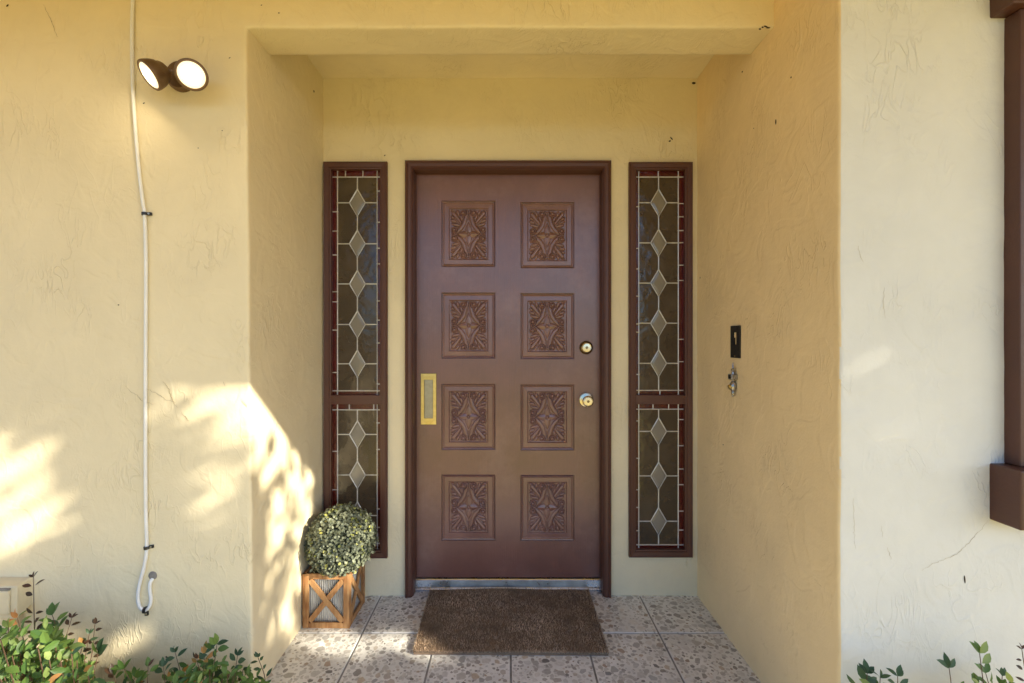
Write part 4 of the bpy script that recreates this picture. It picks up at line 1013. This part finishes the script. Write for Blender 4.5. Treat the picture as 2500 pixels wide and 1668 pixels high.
def tree(name, base, label, lobes, count, leaf, gaps=False, seed=1, trunk_r=0.16):
    rt = random.Random(seed); root = thing(name, base, label, 'tree'); L = root.location
    vs, fs = [], []; tot = sum(a*b*c for _, (a, b, c) in lobes); made = 0
    for (c, rad) in lobes:
        for k in range(int(count*rad[0]*rad[1]*rad[2]/tot)):
            while True:
                d = Vector((rt.uniform(-1, 1), rt.uniform(-1, 1), rt.uniform(-1, 1)))
                if d.length < 1.0+0.18*noise.noise(d*3+Vector(c)): break
            p = Vector((c[0]+d.x*rad[0], c[1]+d.y*rad[1], c[2]+d.z*rad[2]))
            if gaps:
                lps = [landing(p+o_) for o_ in (Vector((0, 0, 0)), Vector((leaf*0.4, 0, 0)), Vector((-leaf*0.4, 0, 0)), Vector((0, 0, leaf*0.4)), Vector((0, 0, -leaf*0.4)))]
                if lps[0] is None or rt.random() < max(open_gap(*q) if q else 0 for q in lps): continue
            elif noise.noise(p*1.6) < -0.12: continue
            n = (d*0.4+Vector((rt.gauss(0, 1), rt.gauss(0, 1), rt.gauss(0, 1)+0.6)))
            if gaps: n = TO_SUN*1.1+Vector((rt.gauss(0, 0.6), rt.gauss(0, 0.6), rt.gauss(0, 0.6)))
            add_leaf(vs, fs, p-L, n, leaf*rt.uniform(0.7, 1.2), rt.uniform(0, 6.28), 0.6, 0.08)
    me = bpy.data.meshes.new('crown'); me.from_pydata([tuple(v) for v in vs], [], fs)
    o = link('crown', me, M_TREE, root); o['kind'] = 'stuff'
    tk = MB(); c0 = Vector(lobes[0][0])-L; h0 = c0.z*0.55
    tk.tube([(0, 0, -0.05), (0.03, 0.02, h0*0.5), (c0.x*0.3, c0.y*0.3, h0)], [trunk_r*1.25, trunk_r, trunk_r*0.8], 12)
    for (c, rad) in lobes:
        e_ = Vector(c)-L; st = Vector((c0.x*0.3, c0.y*0.3, h0))
        if gaps: continue
        tk.tube(smooth_path([st-Vector((0, 0, 0.1)), st.lerp(e_, 0.5)+Vector((0.1, 0, -0.1)), e_], 4), [trunk_r*0.7*(1-0.075*i) for i in range(9)], 8)
    if gaps:
        for e_ in ((3.6, -2.0, 4.2), (7.4, -2.0, 4.3), (5.3, -2.1, 4.9)):
            e_ = Vector(e_)-L; st = Vector((c0.x*0.3, c0.y*0.3, h0))
            tk.tube(smooth_path([st-Vector((0, 0, 0.1)), st.lerp(e_, 0.5)+Vector((0.1, -0.1, 0.1)), e_], 4), [trunk_r*0.5*(1-0.085*i) for i in range(9)], 8)
    tk.obj('trunk', M_BARK, root, smooth=True, weld=False)
    return root
tree('shade_tree', (6.2, -2.2, GZ), 'broad leafy tree to the right whose dappled shade falls on the entrance',
     [((5.2, -1.5, 3.45), (3.6, 0.7, 1.6)), ((3.4, -1.5, 3.1), (1.9, 0.6, 1.3)), ((7.1, -1.5, 3.3), (2.0, 0.6, 1.4))], 26000, 0.075, True, 3)
# ------------------------------------------------------------------ cracks, specks and insects on the plaster
def crack(parent, pts, r=0.0007):
    P = []
    for a, b in zip(pts, pts[1:]):
        n = max(2, int((b-a).length/0.006))
        for i in range(n): P.append(a.lerp(b, i/n)+Vector((random.gauss(0, 0.0012), 0, random.gauss(0, 0.0012))))
    P.append(pts[-1])
    n = len(P); parent_ = parent
    o = MB().tube(P, [r*(0.35+0.65*math.sin(math.pi*min(1, (i+0.5)/n)))*random.uniform(0.6, 1.3) for i in range(n)], 4).obj('crack', M_CRACK, parent_)
zc = lambda x, y: at(S(x/1.99), S(880+y/1.99), YF-0.0016)
for L in ([(610, 125), (640, 155), (665, 170), (690, 195), (745, 215)], [(715, 135), (745, 155), (780, 170), (800, 190), (855, 205)], [(790, 100), (820, 140), (835, 190), (862, 232)], [(1170, 190), (1205, 225), (1212, 240)], [(1085, 105), (1095, 125)], [(880, 255), (920, 295)]):
    crack(lw, [zc(*p) for p in L])
zd = lambda x, y: at(S(2040+x/1.468), S(600+y/1.468), YR-0.0016)
for L in ([(545, 985), (520, 1020), (490, 1050), (440, 1105), (350, 1140), (310, 1165)], [(80, 0), (90, 40), (100, 60)], [(176, 150), (170, 200), (178, 262)], [(63, 905), (70, 1060), (72, 1085)], [(165, 1005), (168, 1045)], [(185, 1080), (198, 1125)]):
    crack(rw, [zd(*p) for p in L], 0.00035)
crack(lw, [at(100, 12, YF-0.0016), at(118, 50, YF-0.0016), at(132, 85, YF-0.0016)], 0.0008)
def speck(parent, p, nrm, L, W, ang=0):
    M = Matrix.Translation(p) @ nrm.to_track_quat('Z', 'Y').to_matrix().to_4x4() @ Matrix.Rotation(ang, 4, 'Z') @ Matrix.Diagonal((L, W, min(L, W)*0.5, 1))
    MB().lathe([(0, -1), (0.7, -0.7), (1, 0), (0.7, 0.7), (0, 1)], M, 8).obj('speck', M_STAIN, parent, smooth=True)
FN = Vector((0, -1, 0)); SN = Vector((-1, 0, 0))
for px, py, L, W, a in ((17, 13, .006, .0025, .8), (272, 700, .003, .002, 0), (527, 133, .004, .0015, .6), (640, 30, .003, .002, 0), (330, 237, .004, .002, .5), (510, 300, .002, .002, 0), (455, 340, .002, .002, 0), (382, 1508, .004, .003, 0), (600, 12, .003, .0015, .4), (455, 250, .002, .001, .4)):
    speck(lw, at(px, py, YF-0.001), FN, L, W, a)
for px, py, L, W, a in ((1541, 318, .011, .003, -.9), (1537, 324, .006, .004, .4), (883, 357, .004, .003, .5), (1592, 191, .010, .006, 0), (1673, 1395, .006, .0015, 1.4)):
    speck(bw, at(px, py, YW-0.001), FN, L, W, a)
for px, py, L, W, a in ((1781, 280, .003, .010, 0), (1816, 178, .003, .003, 0), (1660, 1021, .004, .002, 0), (1704, 165, .004, .003, 0), (1730, 295, .002, .002, 0), (1607, 638, .002, .005, 0)):
    speck(rw, side_pt(px, py)+Vector((-0.001, 0, 0)), SN, L, W, a)
speck(lw, on_side(720, 210, XL)+Vector((0.001, 0, 0)), -SN, .004, .006, 0)
speck(rw, at(2214, 1330, YR-0.001), FN, .0022, .012, 0.1)
for px, py in ((1750, 63), (1757, 61), (1763, 64), (1744, 67)): speck(lw, at(px, py, YF-0.002), FN, random.uniform(.004, .008), .003, random.uniform(-1, 1))
